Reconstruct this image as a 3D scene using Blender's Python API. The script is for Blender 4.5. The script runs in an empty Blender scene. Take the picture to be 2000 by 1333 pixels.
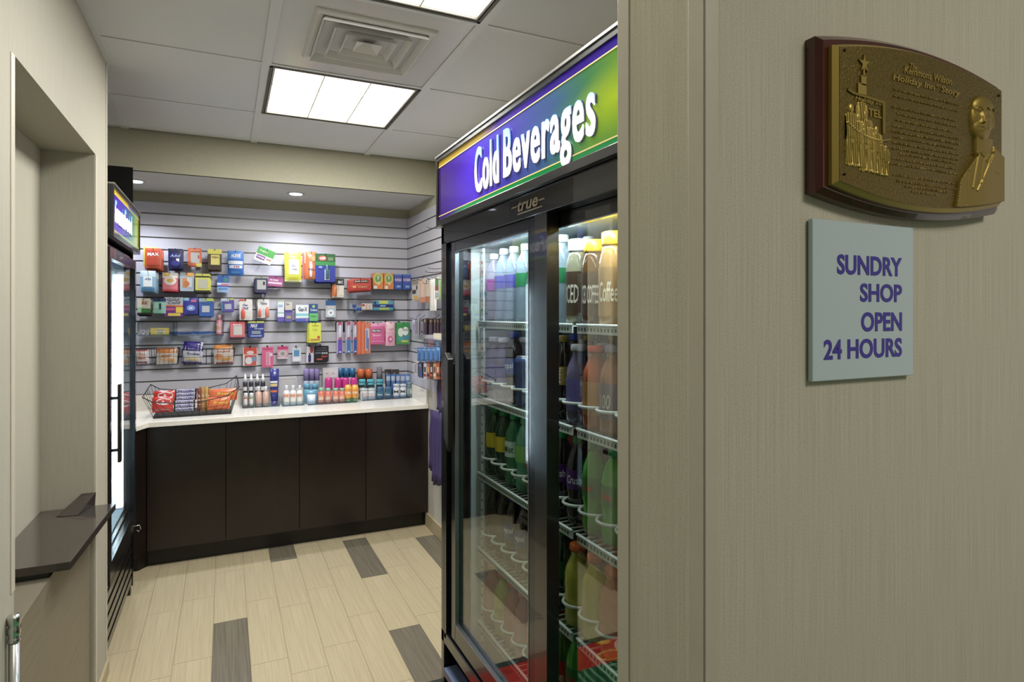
import bpy, bmesh, math, random
import numpy as np
from mathutils import Vector, Matrix
random.seed(7)
PI = math.pi
SC = bpy.context.scene
COL = SC.collection

# ------------------------------------------------------------------ camera
FOC, CY, CAMH, HC = 1195.0, 613.0, 1.46, 2.476
YAW = math.atan((1000 - 441) / FOC)
SN, CS = math.sin(YAW), math.cos(YAW)
cam = bpy.data.cameras.new('camera')
cam.sensor_width = 36.0
cam.lens = FOC / 2000 * 36.0
cam.shift_y = -(666.5 - CY) / 2000
cam.clip_start = 0.02
co = bpy.data.objects.new('camera', cam)
COL.objects.link(co)
co.location = (0, 0, CAMH)
co.rotation_euler = (PI / 2, 0, -YAW)
SC.camera = co

# ------------------------------------------------------------------ world + exposure
w = bpy.data.worlds.new('world')
SC.world = w
w.use_nodes = True
w.node_tree.nodes['Background'].inputs[0].default_value = (1.0, 0.95, 0.87, 1)
w.node_tree.nodes['Background'].inputs[1].default_value = 0.55
vs = SC.view_settings
vs.view_transform = 'Standard'
vs.look = 'None'
vs.gamma = 1.0
vs.use_curve_mapping = False
vs.exposure = 0.0

def area(name, loc, rot, sx, sy, power, col=(1, 1, 1), spread=PI):
    l = bpy.data.lights.new(name, 'AREA')
    l.shape = 'RECTANGLE'
    l.size, l.size_y, l.energy, l.color = sx, sy, power, col
    l.spread = spread
    o = bpy.data.objects.new(name, l)
    COL.objects.link(o)
    o.location, o.rotation_euler = loc, rot
    return o
# ceiling lights of the hallway the photograph is taken from
area('hall_ceiling_lamp', (0.9, -0.9, HC - .02), (0, 0, 0), .6, .6, 20, (1, .94, .84))
area('hall_ceiling_lamp', (-0.35, 0.75, HC - .02), (0, 0, 0), .5, .5, 6, (1, .92, .78))
# the two troffers of the shop: a lamp inside each fixture, just under its white lens
area('troffer_lamp', (.4775, 3.0, HC - .005), (0, 0, 0), .56, .56, 33, (1, .98, .93))
area('troffer_lamp', (.4775, 1.655, HC - .005), (0, 0, 0), .56, .56, 22, (1, .98, .93))
for dx in (.417, -.488, 1.1):
    if dx < 1:
        l = bpy.data.lights.new('downlight_lamp', 'SPOT')
        l.energy, l.color, l.spot_size, l.spot_blend, l.shadow_soft_size = 42, (.84, .90, 1), math.radians(125), .7, .03
        o = bpy.data.objects.new('downlight_lamp', l)
        COL.objects.link(o)
        o.location = (dx, 4.245, 2.236)

# ------------------------------------------------------------------ photograph pixel -> point on a plane of the room
def ray(x, y):
    u, v = (x - 1000) / FOC, (CY - y) / FOC
    return (SN + u * CS, CS - u * SN, v)
def onY(x, y, Y):
    r = ray(x, y); t = Y / r[1]
    return r[0] * t, CAMH + r[2] * t
def onX(x, y, X):
    r = ray(x, y); t = X / r[0]
    return r[1] * t, CAMH + r[2] * t
def onZ(x, y, Z):
    r = ray(x, y); t = (Z - CAMH) / r[2]
    return r[0] * t, r[1] * t

# ------------------------------------------------------------------ materials
def lin(c):
    return c / 12.92 if c <= .04045 else ((c + .055) / 1.055) ** 2.4
def rgb(h):
    h = h.lstrip('#')
    if len(h) == 3: h = ''.join(a * 2 for a in h)
    return tuple(lin(int(h[i:i + 2], 16) / 255) for i in (0, 2, 4)) + (1,)
MC = {}
MUTE = [0]
def soft(c):
    # printed packs are a little duller than screen colours
    g = .3 * c[0] + .59 * c[1] + .11 * c[2]
    return tuple((x * .86 + g * .14) * .80 + .006 for x in c[:3]) + (1,)
def C(h, rough=.45, metal=0., alpha=1., trans=0., emit=0., coat=0.):
    k = (h, rough, metal, alpha, trans, emit, coat, MUTE[0])
    if k in MC: return MC[k]
    m = bpy.data.materials.new('paint_' + h.strip('#'))
    m.use_nodes = True
    b = m.node_tree.nodes['Principled BSDF']
    b.inputs['Base Color'].default_value = soft(rgb(h)) if MUTE[0] else rgb(h)
    b.inputs['Roughness'].default_value = rough
    b.inputs['Metallic'].default_value = metal
    b.inputs['Alpha'].default_value = alpha
    b.inputs['Transmission Weight'].default_value = trans
    b.inputs['Coat Weight'].default_value = coat
    if emit:
        b.inputs['Emission Color'].default_value = rgb(h)
        b.inputs['Emission Strength'].default_value = emit
    MC[k] = m
    return m
def nodes(name):
    m = bpy.data.materials.new(name)
    m.use_nodes = True
    nt = m.node_tree
    return m, nt, nt.nodes['Principled BSDF']
def N(nt, t, **kw):
    n = nt.nodes.new(t)
    for k, v in kw.items():
        if k in n.inputs: n.inputs[k].default_value = v
        else: setattr(n, k, v)
    return n
def coords(nt, scale, kind='Object'):
    tc = N(nt, 'ShaderNodeTexCoord')
    mp = N(nt, 'ShaderNodeMapping')
    mp.inputs['Scale'].default_value = scale
    nt.links.new(tc.outputs[kind], mp.inputs[0])
    return mp.outputs[0]
def ramp(nt, fac, stops, interp='LINEAR'):
    r = N(nt, 'ShaderNodeValToRGB')
    r.color_ramp.interpolation = interp
    el = r.color_ramp.elements
    while len(el) < len(stops): el.new(.5)
    for e, (p, c) in zip(el, stops):
        e.position = p
        e.color = rgb(c) if isinstance(c, str) else c
    nt.links.new(fac, r.inputs[0])
    return r.outputs[0]
def noise_mat(name, c1, c2, scale, rough=.6, bump=0., detail=3., dist=.002, metal=0., coat=0.):
    m, nt, b = nodes(name)
    n = N(nt, 'ShaderNodeTexNoise')
    n.inputs['Scale'].default_value = 1.0
    n.inputs['Detail'].default_value = detail
    nt.links.new(coords(nt, scale), n.inputs['Vector'])
    nt.links.new(ramp(nt, n.outputs['Fac'], [(.3, c1), (.7, c2)]), b.inputs['Base Color'])
    b.inputs['Roughness'].default_value = rough
    b.inputs['Metallic'].default_value = metal
    b.inputs['Coat Weight'].default_value = coat
    if bump:
        bp = N(nt, 'ShaderNodeBump')
        bp.inputs['Strength'].default_value = bump
        bp.inputs['Distance'].default_value = dist
        nt.links.new(n.outputs['Fac'], bp.inputs['Height'])
        nt.links.new(bp.outputs[0], b.inputs['Normal'])
    return m
def wallpaper(name, c1, c2, bump=.5):
    m, nt, b = nodes(name)
    n1 = N(nt, 'ShaderNodeTexNoise'); n1.inputs['Scale'].default_value = 1; n1.inputs['Detail'].default_value = 2
    nt.links.new(coords(nt, (520, 520, 7)), n1.inputs['Vector'])
    n2 = N(nt, 'ShaderNodeTexNoise'); n2.inputs['Scale'].default_value = 1; n2.inputs['Detail'].default_value = 1
    nt.links.new(coords(nt, (450, 450, 620)), n2.inputs['Vector'])
    mx = N(nt, 'ShaderNodeMath', operation='MULTIPLY_ADD')
    mx.inputs[1].default_value = .45
    nt.links.new(n2.outputs['Fac'], mx.inputs[0])
    ml = N(nt, 'ShaderNodeMath', operation='MULTIPLY'); ml.inputs[1].default_value = .55
    nt.links.new(n1.outputs['Fac'], ml.inputs[0])
    nt.links.new(ml.outputs[0], mx.inputs[2])
    nt.links.new(ramp(nt, mx.outputs[0], [(.36, c1), (.62, c2)]), b.inputs['Base Color'])
    b.inputs['Roughness'].default_value = .75
    bp = N(nt, 'ShaderNodeBump'); bp.inputs['Strength'].default_value = bump; bp.inputs['Distance'].default_value = .0006
    nt.links.new(mx.outputs[0], bp.inputs['Height'])
    nt.links.new(bp.outputs[0], b.inputs['Normal'])
    return m
M = {}
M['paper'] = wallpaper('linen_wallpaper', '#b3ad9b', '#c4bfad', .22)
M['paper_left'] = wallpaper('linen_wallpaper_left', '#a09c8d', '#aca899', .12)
M['guard'] = noise_mat('corner_guard_vinyl', '#bab3a3', '#beb7a7', (40, 40, 40), .45)
M['paint'] = noise_mat('beige_wall_paint', '#a39f8a', '#a7a38e', (60, 60, 60), .7, .05)
M['white_paint'] = noise_mat('white_ceiling_paint', '#c2c2c0', '#c8c8c6', (60, 60, 60), .8, .05)
M['slat'] = noise_mat('white_melamine', '#b6b5be', '#bab9c2', (3, 3, 3), .35)
M['groove'] = C('#6a6864', .4, .6)
M['tile_ceil'] = noise_mat('acoustic_tile', '#cfd0d2', '#d8d9db', (420, 420, 420), .9, .35, 4, .001)
M['tee'] = C('#d2d4d4', .5)
M['vent'] = C('#d4d2cf', .35)
M['vent_panel'] = C('#c8c7c6', .2)
M['espresso'] = noise_mat('espresso_veneer', '#130b09', '#1b110d', (14, 14, 2.5), .3, .02, 5, coat=.1)
M['quartz'] = noise_mat('speckled_quartz', '#dcd7cc', '#e9e5dc', (160, 160, 160), .2, 0, 2)
M['black'] = C('#0b0b0d', .28, coat=.4)
M['black_metal'] = C('#1a1b20', .24, .5, coat=.3)
M['black_wire'] = C('#0c0c0e', .4)
M['steel'] = noise_mat('brushed_steel', '#8f8878', '#9f9887', (4, 4, 260), .55, .1, 3, .0005, metal=.85)
M['chrome'] = C('#d0d0d0', .24, 1.)
M['interior'] = C('#b9c2bf', .4)
M['white_wire'] = C('#d6dcd6', .35)
M['granite'] = noise_mat('dark_counter', '#322d2a', '#3d3733', (50, 50, 200), .12, 0, 4, coat=.6)
def floor_mat(name, c1, c2, rough):
    m, nt, b = nodes(name)
    n1 = N(nt, 'ShaderNodeTexNoise'); n1.inputs['Scale'].default_value = 1; n1.inputs['Detail'].default_value = 4
    nt.links.new(coords(nt, (150, 3.0, 3)), n1.inputs['Vector'])
    nt.links.new(ramp(nt, n1.outputs['Fac'], [(.32, c1), (.68, c2)]), b.inputs['Base Color'])
    b.inputs['Roughness'].default_value = rough
    bp = N(nt, 'ShaderNodeBump'); bp.inputs['Strength'].default_value = .2; bp.inputs['Distance'].default_value = .0006
    nt.links.new(n1.outputs['Fac'], bp.inputs['Height'])
    nt.links.new(bp.outputs[0], b.inputs['Normal'])
    return m
M['floor_light'] = floor_mat('cream_striated_tile', '#a89b7d', '#b9ac8e', .36)
M['floor_dark'] = floor_mat('grey_striated_tile', '#5d574b', '#77705f', .40)
M['grout'] = C('#9d9178', .8)
def glass(name, r0, tint='#ffffff', r90=1.0):
    # thin clear sheet: sees through, mirrors more at grazing angles (Schlick), same from both sides
    m = bpy.data.materials.new(name); m.use_nodes = True
    nt = m.node_tree
    nt.nodes.remove(nt.nodes['Principled BSDF'])
    out = nt.nodes['Material Output']
    ge = N(nt, 'ShaderNodeNewGeometry')
    dt = N(nt, 'ShaderNodeVectorMath', operation='DOT_PRODUCT')
    nt.links.new(ge.outputs['Normal'], dt.inputs[0]); nt.links.new(ge.outputs['Incoming'], dt.inputs[1])
    ab = N(nt, 'ShaderNodeMath', operation='ABSOLUTE'); nt.links.new(dt.outputs['Value'], ab.inputs[0])
    om = N(nt, 'ShaderNodeMath', operation='SUBTRACT'); om.inputs[0].default_value = 1; nt.links.new(ab.outputs[0], om.inputs[1])
    pw = N(nt, 'ShaderNodeMath', operation='POWER'); pw.inputs[1].default_value = 5; nt.links.new(om.outputs[0], pw.inputs[0])
    ma = N(nt, 'ShaderNodeMath', operation='MULTIPLY_ADD'); ma.inputs[1].default_value = r90 - r0; ma.inputs[2].default_value = r0; nt.links.new(pw.outputs[0], ma.inputs[0])
    tr = N(nt, 'ShaderNodeBsdfTransparent'); tr.inputs[0].default_value = rgb(tint)
    gl = N(nt, 'ShaderNodeBsdfGlossy'); gl.inputs['Roughness'].default_value = 0.0
    mx = N(nt, 'ShaderNodeMixShader')
    nt.links.new(ma.outputs[0], mx.inputs[0]); nt.links.new(tr.outputs[0], mx.inputs[1]); nt.links.new(gl.outputs[0], mx.inputs[2])
    nt.links.new(mx.outputs[0], out.inputs[0])
    return m
M['glass'] = glass('double_glazing', .12, '#eef3f1', .8)
M['acrylic'] = glass('clear_acrylic', .04, '#e6edf2')
M['wrap'] = glass('clear_wrap', .04, '#f2f2f5')
M['lens'] = C('#fffdf6', .6, emit=5.5)
M['led'] = C('#eef6ff', .6, emit=4.5)
M['down'] = C('#e8f0ff', .6, emit=9)

# ------------------------------------------------------------------ mesh builder
class MB:
    def __init__(s): s.v, s.f, s.m, s.mats, s.sm = [], [], [], [], []
    def mi(s, mat):
        if mat not in s.mats: s.mats.append(mat)
        return s.mats.index(mat)
    def add(s, vs_, fs, mat, smooth=False):
        o = len(s.v); i = s.mi(mat)
        s.v += [tuple(p) for p in vs_]
        for f in fs: s.f.append([a + o for a in f]); s.m.append(i); s.sm.append(smooth)
    def box(s, x0, x1, y0, y1, z0, z1, mat):
        s.add([(x0, y0, z0), (x1, y0, z0), (x1, y1, z0), (x0, y1, z0), (x0, y0, z1), (x1, y0, z1), (x1, y1, z1), (x0, y1, z1)],
              [(0, 3, 2, 1), (4, 5, 6, 7), (0, 1, 5, 4), (1, 2, 6, 5), (2, 3, 7, 6), (3, 0, 4, 7)], mat)
        return s
    def prism(s, pts, a, b, mat, axis='y'):
        # pts: 2-D outline, counter-clockwise; extruded from a to b along axis
        n = len(pts)
        def P(p, t): return {'y': (p[0], t, p[1]), 'x': (t, p[0], p[1]), 'z': (p[0], p[1], t)}[axis]
        vs_ = [P(p, a) for p in pts] + [P(p, b) for p in pts]
        s.add(vs_, [list(range(n)), list(range(2 * n - 1, n - 1, -1))] + [(i, i + n, (i + 1) % n + n, (i + 1) % n) for i in range(n)], mat)
        return s
    def tube(s, pts, r, mat, n=6, close=False):
        pts = [Vector(p) for p in pts]
        rings = []
        k = len(pts)
        for i, p in enumerate(pts):
            if close: d = pts[(i + 1) % k] - pts[i - 1]
            else: d = pts[min(i + 1, k - 1)] - pts[max(i - 1, 0)]
            d.normalize()
            up = Vector((0, 0, 1)) if abs(d.z) < .9 else Vector((1, 0, 0))
            a = d.cross(up).normalized(); b = d.cross(a)
            rings.append([p + r * (math.cos(t * 2 * PI / n) * a + math.sin(t * 2 * PI / n) * b) for t in range(n)])
        vs_ = [q for rg in rings for q in rg]
        fs = []
        for i in range(k if close else k - 1):
            j = (i + 1) % k
            for t in range(n):
                fs.append((i * n + t, i * n + (t + 1) % n, j * n + (t + 1) % n, j * n + t))
        if not close: fs += [list(range(n - 1, -1, -1)), [(k - 1) * n + t for t in range(n)]]
        s.add(vs_, fs, mat, True)
        return s
    def lathe(s, prof, mat, n=14, c=(0, 0), sx=1., sy=1., smooth=True):
        vs_ = []
        for r, z in prof:
            for t in range(n):
                a = 2 * PI * t / n
                vs_.append((c[0] + sx * r * math.cos(a), c[1] + sy * r * math.sin(a), z))
        fs = []
        for i in range(len(prof) - 1):
            for t in range(n):
                fs.append((i * n + t, i * n + (t + 1) % n, (i + 1) * n + (t + 1) % n, (i + 1) * n + t))
        fs += [list(range(n - 1, -1, -1)), [(len(prof) - 1) * n + t for t in range(n)]]
        s.add(vs_, fs, mat, smooth)
        return s
    def mesh(s, name, fix=True):
        me = bpy.data.meshes.new(name)
        me.from_pydata(s.v, [], s.f)
        for m in s.mats: me.materials.append(m)
        me.polygons.foreach_set('material_index', s.m)
        me.polygons.foreach_set('use_smooth', s.sm)
        if fix:
            bm = bmesh.new(); bm.from_mesh(me)
            bmesh.ops.recalc_face_normals(bm, faces=bm.faces)
            bm.to_mesh(me); bm.free()
        me.update()
        return me
    def build(s, name, parent=None, fix=True, loc=None, bev=0.):
        o = bpy.data.objects.new(name, s.mesh(name, fix))
        COL.objects.link(o)
        if parent is not None: o.parent = parent
        if loc: o.location = loc
        if bev:
            b = o.modifiers.new('bevel', 'BEVEL'); b.width = bev; b.segments = 2; b.limit_method = 'ANGLE'
        return o
def link(name, me, parent=None, loc=(0, 0, 0)):
    o = bpy.data.objects.new(name, me); COL.objects.link(o); o.parent = parent; o.location = loc
    return o
def tag(o, label=None, cat=None, group=None, kind=None):
    for k, v in (('label', label), ('category', cat), ('group', group), ('kind', kind)):
        if v: o[k] = v
    return o
def empty(name, loc, rz=0.):
    o = bpy.data.objects.new(name, None); COL.objects.link(o)
    o.location = loc; o.rotation_euler = (0, 0, rz); o.empty_display_size = .1
    return o
def struct(o): o['kind'] = 'structure'; return o
def copy_tree(o, parent=None):
    c = o.copy(); COL.objects.link(c); c.parent = parent
    for ch in list(o.children):
        copy_tree(ch, c)
    return c

# ------------------------------------------------------------------ lettering (outlines of the built-in font as flat mesh)
TC = {}
def text2d(s, bold=0., res=2, shear=0., space=1.):
    k = (s, bold, res, shear, space)
    if k in TC: return TC[k]
    cu = bpy.data.curves.new('t', 'FONT')
    cu.body, cu.offset, cu.resolution_u, cu.shear, cu.space_character, cu.align_x = s, bold, res, shear, space, 'CENTER'
    o = bpy.data.objects.new('t', cu)
    COL.objects.link(o)
    me = bpy.data.meshes.new_from_object(o)
    v = np.array([(p.co.x, p.co.y) for p in me.vertices]) if len(me.vertices) else np.zeros((1, 2))
    f = [list(p.vertices) for p in me.polygons]
    bpy.data.objects.remove(o); bpy.data.curves.remove(cu); bpy.data.meshes.remove(me)
    mn, mx = v.min(0), v.max(0)
    v = (v - mn) / np.maximum(mx - mn, 1e-6)
    TC[k] = (v, f)
    return TC[k]
def text_solid(mb, s, x0, x1, z0, z1, y, mat, depth=0., bold=0., res=3, shear=0., fn=None, space=1.):
    # flat letters in the xz-plane facing -y, fitted to the rectangle; depth gives them sides
    v, f = text2d(s, bold, res, shear, space)
    P = [(x0 + a * (x1 - x0), y if fn is None else fn(x0 + a * (x1 - x0), z0 + b * (z1 - z0)) + y, z0 + b * (z1 - z0)) for a, b in v]
    mb.add(P, f, mat)
    if depth:
        cnt = {}
        for q in f:
            for i in range(len(q)):
                a, b = q[i], q[(i + 1) % len(q)]
                cnt[(a, b)] = 1
        edges = [(a, b) for (a, b) in cnt if (b, a) not in cnt]
        n = len(P)
        P2 = P + [(p[0], p[1] + depth, p[2]) for p in P]
        mb.add(P2, [(b, a, a + n, b + n) for a, b in edges], mat)

# ================================================================== THE ROOM
XR, YB = 1.255, 4.565          # right side wall, back wall
XL, YL = -.437, 2.94           # left wall face and where it ends
YJ0, YJ1, XJ = .40, .524, .367  # wall with the sign: near face, far face, jamb face

# floor with separate striated tiles (6 x 24), hallway carpet in front
fl = MB().box(-1.4, 1.9, 2.335, 4.7, -.06, -.004, M['grout']).build('floor')
struct(fl)
PW, PL, X00 = .1462, .615, -.052
tmesh = {}
for kk, mt in (('l', M['floor_light']), ('d', M['floor_dark'])):
    tmesh[kk] = MB().box(0, PW - .0010, 0, PL - .0016, -.012, 0, mt).mesh('tile')
ends = {0: 3.202, 1: 2.755, 2: 3.235, 3: 2.770, 4: 3.0, 5: 3.405, 6: 2.87, 7: 3.12, 8: 3.262, 9: 2.9, -1: 2.90, -2: 3.43, -3: 3.1, 10: 3.3, -4: 2.8, -5: 3.25, 11: 3.0}
dark = {(0, 3.202), (2, 4.465), (5, 4.02), (5, 2.79), (8, 3.877)}
for k, e in ends.items():
    y = e
    while y > 2.335 + PL: y -= PL
    y1 = y
    while y1 - PL < 4.65:
        y0 = y1 - PL
        dk = any(k == a and abs(y1 - b) < .05 for a, b in dark)
        if y0 < 2.335:
            L = y1 - 2.335
            o = MB().box(0, PW - .0010, 0, L - .0016, -.012, 0, M['floor_dark' if dk else 'floor_light']).build('tile', fl, loc=(X00 + PW * k, 2.335, 0)) if L > .03 else None
        else:
            o = link('tile', tmesh['d' if dk else 'l'], fl, (X00 + PW * k, y0, 0))
        y1 += PL
# hallway carpet: dark edge strip, red band with orange medallions, green striped field
m, nt, b = nodes('carpet_red')
v = N(nt, 'ShaderNodeTexVoronoi'); v.inputs['Scale'].default_value = 1
nt.links.new(coords(nt, (3.6, 6.3, 1)), v.inputs['Vector'])
nt.links.new(ramp(nt, v.outputs['Distance'], [(0, '#c9a02c'), (.12, '#c9501c'), (.22, '#d9a83c'), (.26, '#b4261c'), (1, '#9c1c18')], 'CONSTANT'), b.inputs['Base Color'])
b.inputs['Roughness'].default_value = .95
crm = m
m, nt, b = nodes('carpet_green')
v = N(nt, 'ShaderNodeTexWave'); v.inputs['Scale'].default_value = 9; v.inputs['Distortion'].default_value = 3
nt.links.new(coords(nt, (1, 1, 1)), v.inputs['Vector'])
nt.links.new(ramp(nt, v.outputs['Fac'], [(0, '#1f4f30'), (.6, '#2d6b40'), (.8, '#63a070')], 'CONSTANT'), b.inputs['Base Color'])
b.inputs['Roughness'].default_value = .95
hf = MB().box(-3, 3.2, -2.6, 2.335, -.06, -.006, C('#3a352e', .9)).build('floor')
struct(hf)
MB().box(-1.3, XR, 2.30, 2.334, -.006, .002, C('#1e2a24', .8)).build('edge_strip', hf)
MB().box(-1.3, XR, 2.145, 2.30, -.006, .001, crm).build('carpet_border', hf)
MB().box(-3, 3.2, -2.6, 2.145, -.006, .001, m).build('carpet_field', hf)

# back wall: painted band above, slatwall boards each its own piece, aluminium groove behind
wb = MB().box(-1.4, 1.7, YB + .012, YB + .12, 0, 2.6, M['paint']).build('wall_back')
struct(wb)
MB().box(-1.4, XR + .01, YB + .006, YB + .0125, .93, 2.18, M['groove']).build('groove_backing', wb)
GZ = [2.182] + [2.104 - .0777 * i for i in range(15)] + [.9405]
smb = MB().prism([(0, 0), (0, -.0655), (.004, -.0685), (.012, -.0685), (.012, .0)], 0, 1, M['slat'], 'x').mesh('slat')
def slat(parent, i, right):
    zt, zb = GZ[i], GZ[i + 1]
    h = zt - zb - (.0 if i == len(GZ) - 2 else .009)
    mb = MB()
    if right: mb.box(XR, XR + .012, 2.2, YB, zb + (.009 if i < len(GZ) - 2 else 0), zt, M['slat'])
    else: mb.box(-1.3, XR, YB, YB + .012, zb + (.009 if i < len(GZ) - 2 else 0), zt, M['slat'])
    mb.build('slat', parent, bev=.0015)
for i in range(len(GZ) - 1): slat(wb, i, False)
# right side wall with the same slats
wr = MB().box(XR + .012, XR + .1, 2.2, YB + .1, 0, 2.6, M['paint']).build('wall_right')
struct(wr)
MB().box(XR + .006, XR + .0125, 2.2, YB + .01, .93, 2.18, M['groove']).build('groove_backing', wr)
for i in range(len(GZ) - 1): slat(wr, i, True)
MB().box(XR + .002, XR + .012, 2.2, YB, 0, .9395, C('#bdb9ae', .6)).build('lower_panel', wr)
# niche behind the tall cold case
nw = MB().box(1.45, 1.55, .5, 2.2, 0, 2.6, M['paint']); nw.box(XR, 1.55, 2.14, 2.2, 0, 2.6, M['paint']); struct(nw.build('wall_niche'))
struct(MB().box(XR - .012, XR + .003, 2.2, 4.07, 0, .095, C('#a89a7c', .5)).build('baseboard_right', bev=.003))

# soffit over the counter
sf = MB().box(-1.4, XR + .02, 3.93, 3.95, 2.25, 2.6, M['paint']); sf.box(-1.4, XR + .02, 3.93, YB + .02, 2.25, 2.27, M['white_paint'])
sf = sf.build('trim_1'); struct(sf)
MB().box(-1.4, XR + .02, 3.929, 3.9300, 2.25, 2.476, M['paint']).build('soffit_face', sf)
# downlights
for i, dx in enumerate((.417, -.488)):
    t = empty('downlight', (dx, 4.245, 2.25))
    tag(t, ('recessed round downlight in the soffit above the middle of the counter', 'recessed round downlight in the soffit beside the black freezer panel')[i], 'downlight', 'downlights in the soffit')
    ring = [(.052, -.004), (.056, -.0005), (.056, 0), (.04, 0), (.04, -.001)]
    MB().lathe([(.040, .0), (.056, .0), (.056, -.003), (.045, -.005), (.040, -.002)], C('#c8c8c8', .3, .3), 24).build('trim_ring', t)
    MB().lathe([(.0385, -.0052), (.0385, -.0062), (.02, -.009), (.004, -.0095)], M['down'], 20).build('lamp', t)

# suspended ceiling: tiles lie in a grid of tees
ce = MB().box(-3, 3.2, -2.6, 3.93, HC + .03, HC + .08, C('#77736b', .9)).build('ceiling'); struct(ce)
gx = [-3.2, -2.51, -1.84, -1.17, -.50, .150, .815, 1.48, 2.15, 2.82, 3.4]
gy = [-2.6, -2.03, -1.36, -.69, -.02, .65, 1.32, 1.995, 2.67, 3.35, 3.93]
for i in range(len(gx) - 1):
    for j in range(len(gy) - 1):
        if gy[j] > 3.9: continue
        x0, x1, y0, y1 = gx[i], gx[i + 1], gy[j], gy[j + 1]
        if i == 5 and j in (6, 8): continue
        near = -.6 < x0 and x1 < 1.5 and y0 > 1.2
        if near:
            mt = M['vent_panel'] if (i == 5 and j == 7) else M['tile_ceil']
            MB().box(x0 + .0185, x1 - .0185, y0 + .012, y1 - .012, HC + .001, HC + .014, mt).build('metal_panel' if mt is M['vent_panel'] else 'ceiling_tile', ce)
mb = MB().box(-3, 3.2, -2.6, 1.30, HC + .002, HC + .014, M['tile_ceil'])
mb.box(-1.6, -.52, 1.3, 3.93, HC + .002, HC + .014, M['tile_ceil']); mb.box(1.49, 1.6, 1.3, 3.93, HC + .002, HC + .014, M['tile_ceil'])
mb.build('ceiling_tile', ce)
for x in gx[4:8]:
    MB().box(x - .018, x + .018, 1.30, 3.93, HC - .003, HC + .004, M['tee']).build('tee', ce)
for y in gy[6:-1]:
    for a in range(4, 7):
        MB().box(gx[a] + .018, gx[a + 1] - .018, y - .010, y + .010, HC - .002, HC + .004, M['tee']).build('tee', ce)
MB().box(XL, XL + .022, 1.0, YL, HC - .004, HC + .003, M['tee']).build('wall_angle', ce)

def troffer(y0, y1, label):
    t = empty('ceiling_light', (.4825, (y0 + y1) / 2, HC))
    tag(t, label, 'ceiling light', 'square troffers in the shop ceiling')
    hw, hd = .32, (y1 - y0) / 2 - .012
    mb = MB()
    dk = C('#4a453c', .5)
    mb.box(-hw, hw, -hd, hd, .055, .06, dk)
    for (a, b_, c, d) in ((-hw, -hw + .012, -hd, hd), (hw - .012, hw, -hd, hd), (-hw, hw, -hd, -hd + .012), (-hw, hw, hd - .012, hd)):
        mb.box(a, b_, c, d, -.004, .055, dk)
    mb.build('housing', t)
    gap = .024
    mb = MB()
    iw, idp = hw - gap, hd - gap
    fm = C('#b5b0a4', .4)
    for (a, b_, c, d) in ((-iw - .008, -iw, -idp - .008, idp + .008), (iw, iw + .008, -idp - .008, idp + .008), (-iw, iw, -idp - .008, -idp), (-iw, iw, idp, idp + .008)):
        mb.box(a, b_, c, d, -.002, .02, fm)
    mb.build('inner_frame', t)
    cw, cd = 2 * iw / 3, 2 * idp / 3
    for i in range(3):
        for j in range(3):
            x0, yy0 = -iw + i * cw, -idp + j * cd
            mb = MB()
            n = 8
            P, F = [], []
            for a in range(n + 1):
                s_ = a / n
                z = .004 + .014 * math.sin(PI * s_)
                P += [(x0 + .002, yy0 + .002 + (cd - .004) * s_, z), (x0 + cw - .002, yy0 + .002 + (cd - .004) * s_, z)]
            F = [(2 * a, 2 * a + 1, 2 * a + 3, 2 * a + 2) for a in range(n)]
            mb.add(P, F, M['lens'], True)
            mb.build('lens_cell', t, fix=False)
    mb = MB()
    wm = C('#c9c2b2', .5, emit=.25)
    for i in (1, 2):
        mb.box(-iw + i * cw - .003, -iw + i * cw + .003, -idp, idp, 0, .012, wm)
        mb.box(-iw, iw, -idp + i * cd - .002, -idp + i * cd + .002, 0, .012, wm)
    mb.build('louver_grid', t)
troffer(2.67, 3.35, 'square nine-cell ceiling light between the air vent and the soffit')
troffer(1.32, 1.995, 'square ceiling light cut off by the top edge of the picture')

# square air diffuser
t = empty('air_vent', (.4825, 2.318, HC)); tag(t, 'square louvred air vent in a shiny metal ceiling panel', 'air vent')
def sqring(h0, z0, h1, z1, th, mat):
    mb = MB()
    P = []
    for h, z in ((h0, z0), (h1, z1), (h1 - th, z1 + .001), (h0 - th, z0 + .001)):
        P += [(-h, -h, z), (h, -h, z), (h, h, z), (-h, h, z)]
    F = []
    for r in range(4):
        q = (r + 1) % 4
        for i in range(4): F.append((r * 4 + i, r * 4 + (i + 1) % 4, q * 4 + (i + 1) % 4, q * 4 + i))
    mb.add(P, F, mat)
    return mb
sqring(.212, .0, .205, -.010, .02, M['vent']).build('outer_frame', t)
for i, (a, b_) in enumerate(((.188, .156), (.139, .109), (.092, .064))):
    sqring(a, -.026 + i * .003, b_, .022, .0025, M['vent']).build('louver', t)
mb = MB(); h = .047; mb.add([(-h, -h, -.018), (h, -h, -.018), (h, h, -.018), (-h, h, -.018), (0, 0, .012)], [(0, 1, 4), (1, 2, 4), (2, 3, 4), (3, 0, 4)], M['vent']); mb.build('centre_cone', t)
MB().box(-.18, .18, -.18, .18, .0242, .0265, C('#25221f', .8)).build('duct_back', t)
sqring(.205, -.010, .19, .022, .004, M['vent']).build('inner_frame', t)

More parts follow.
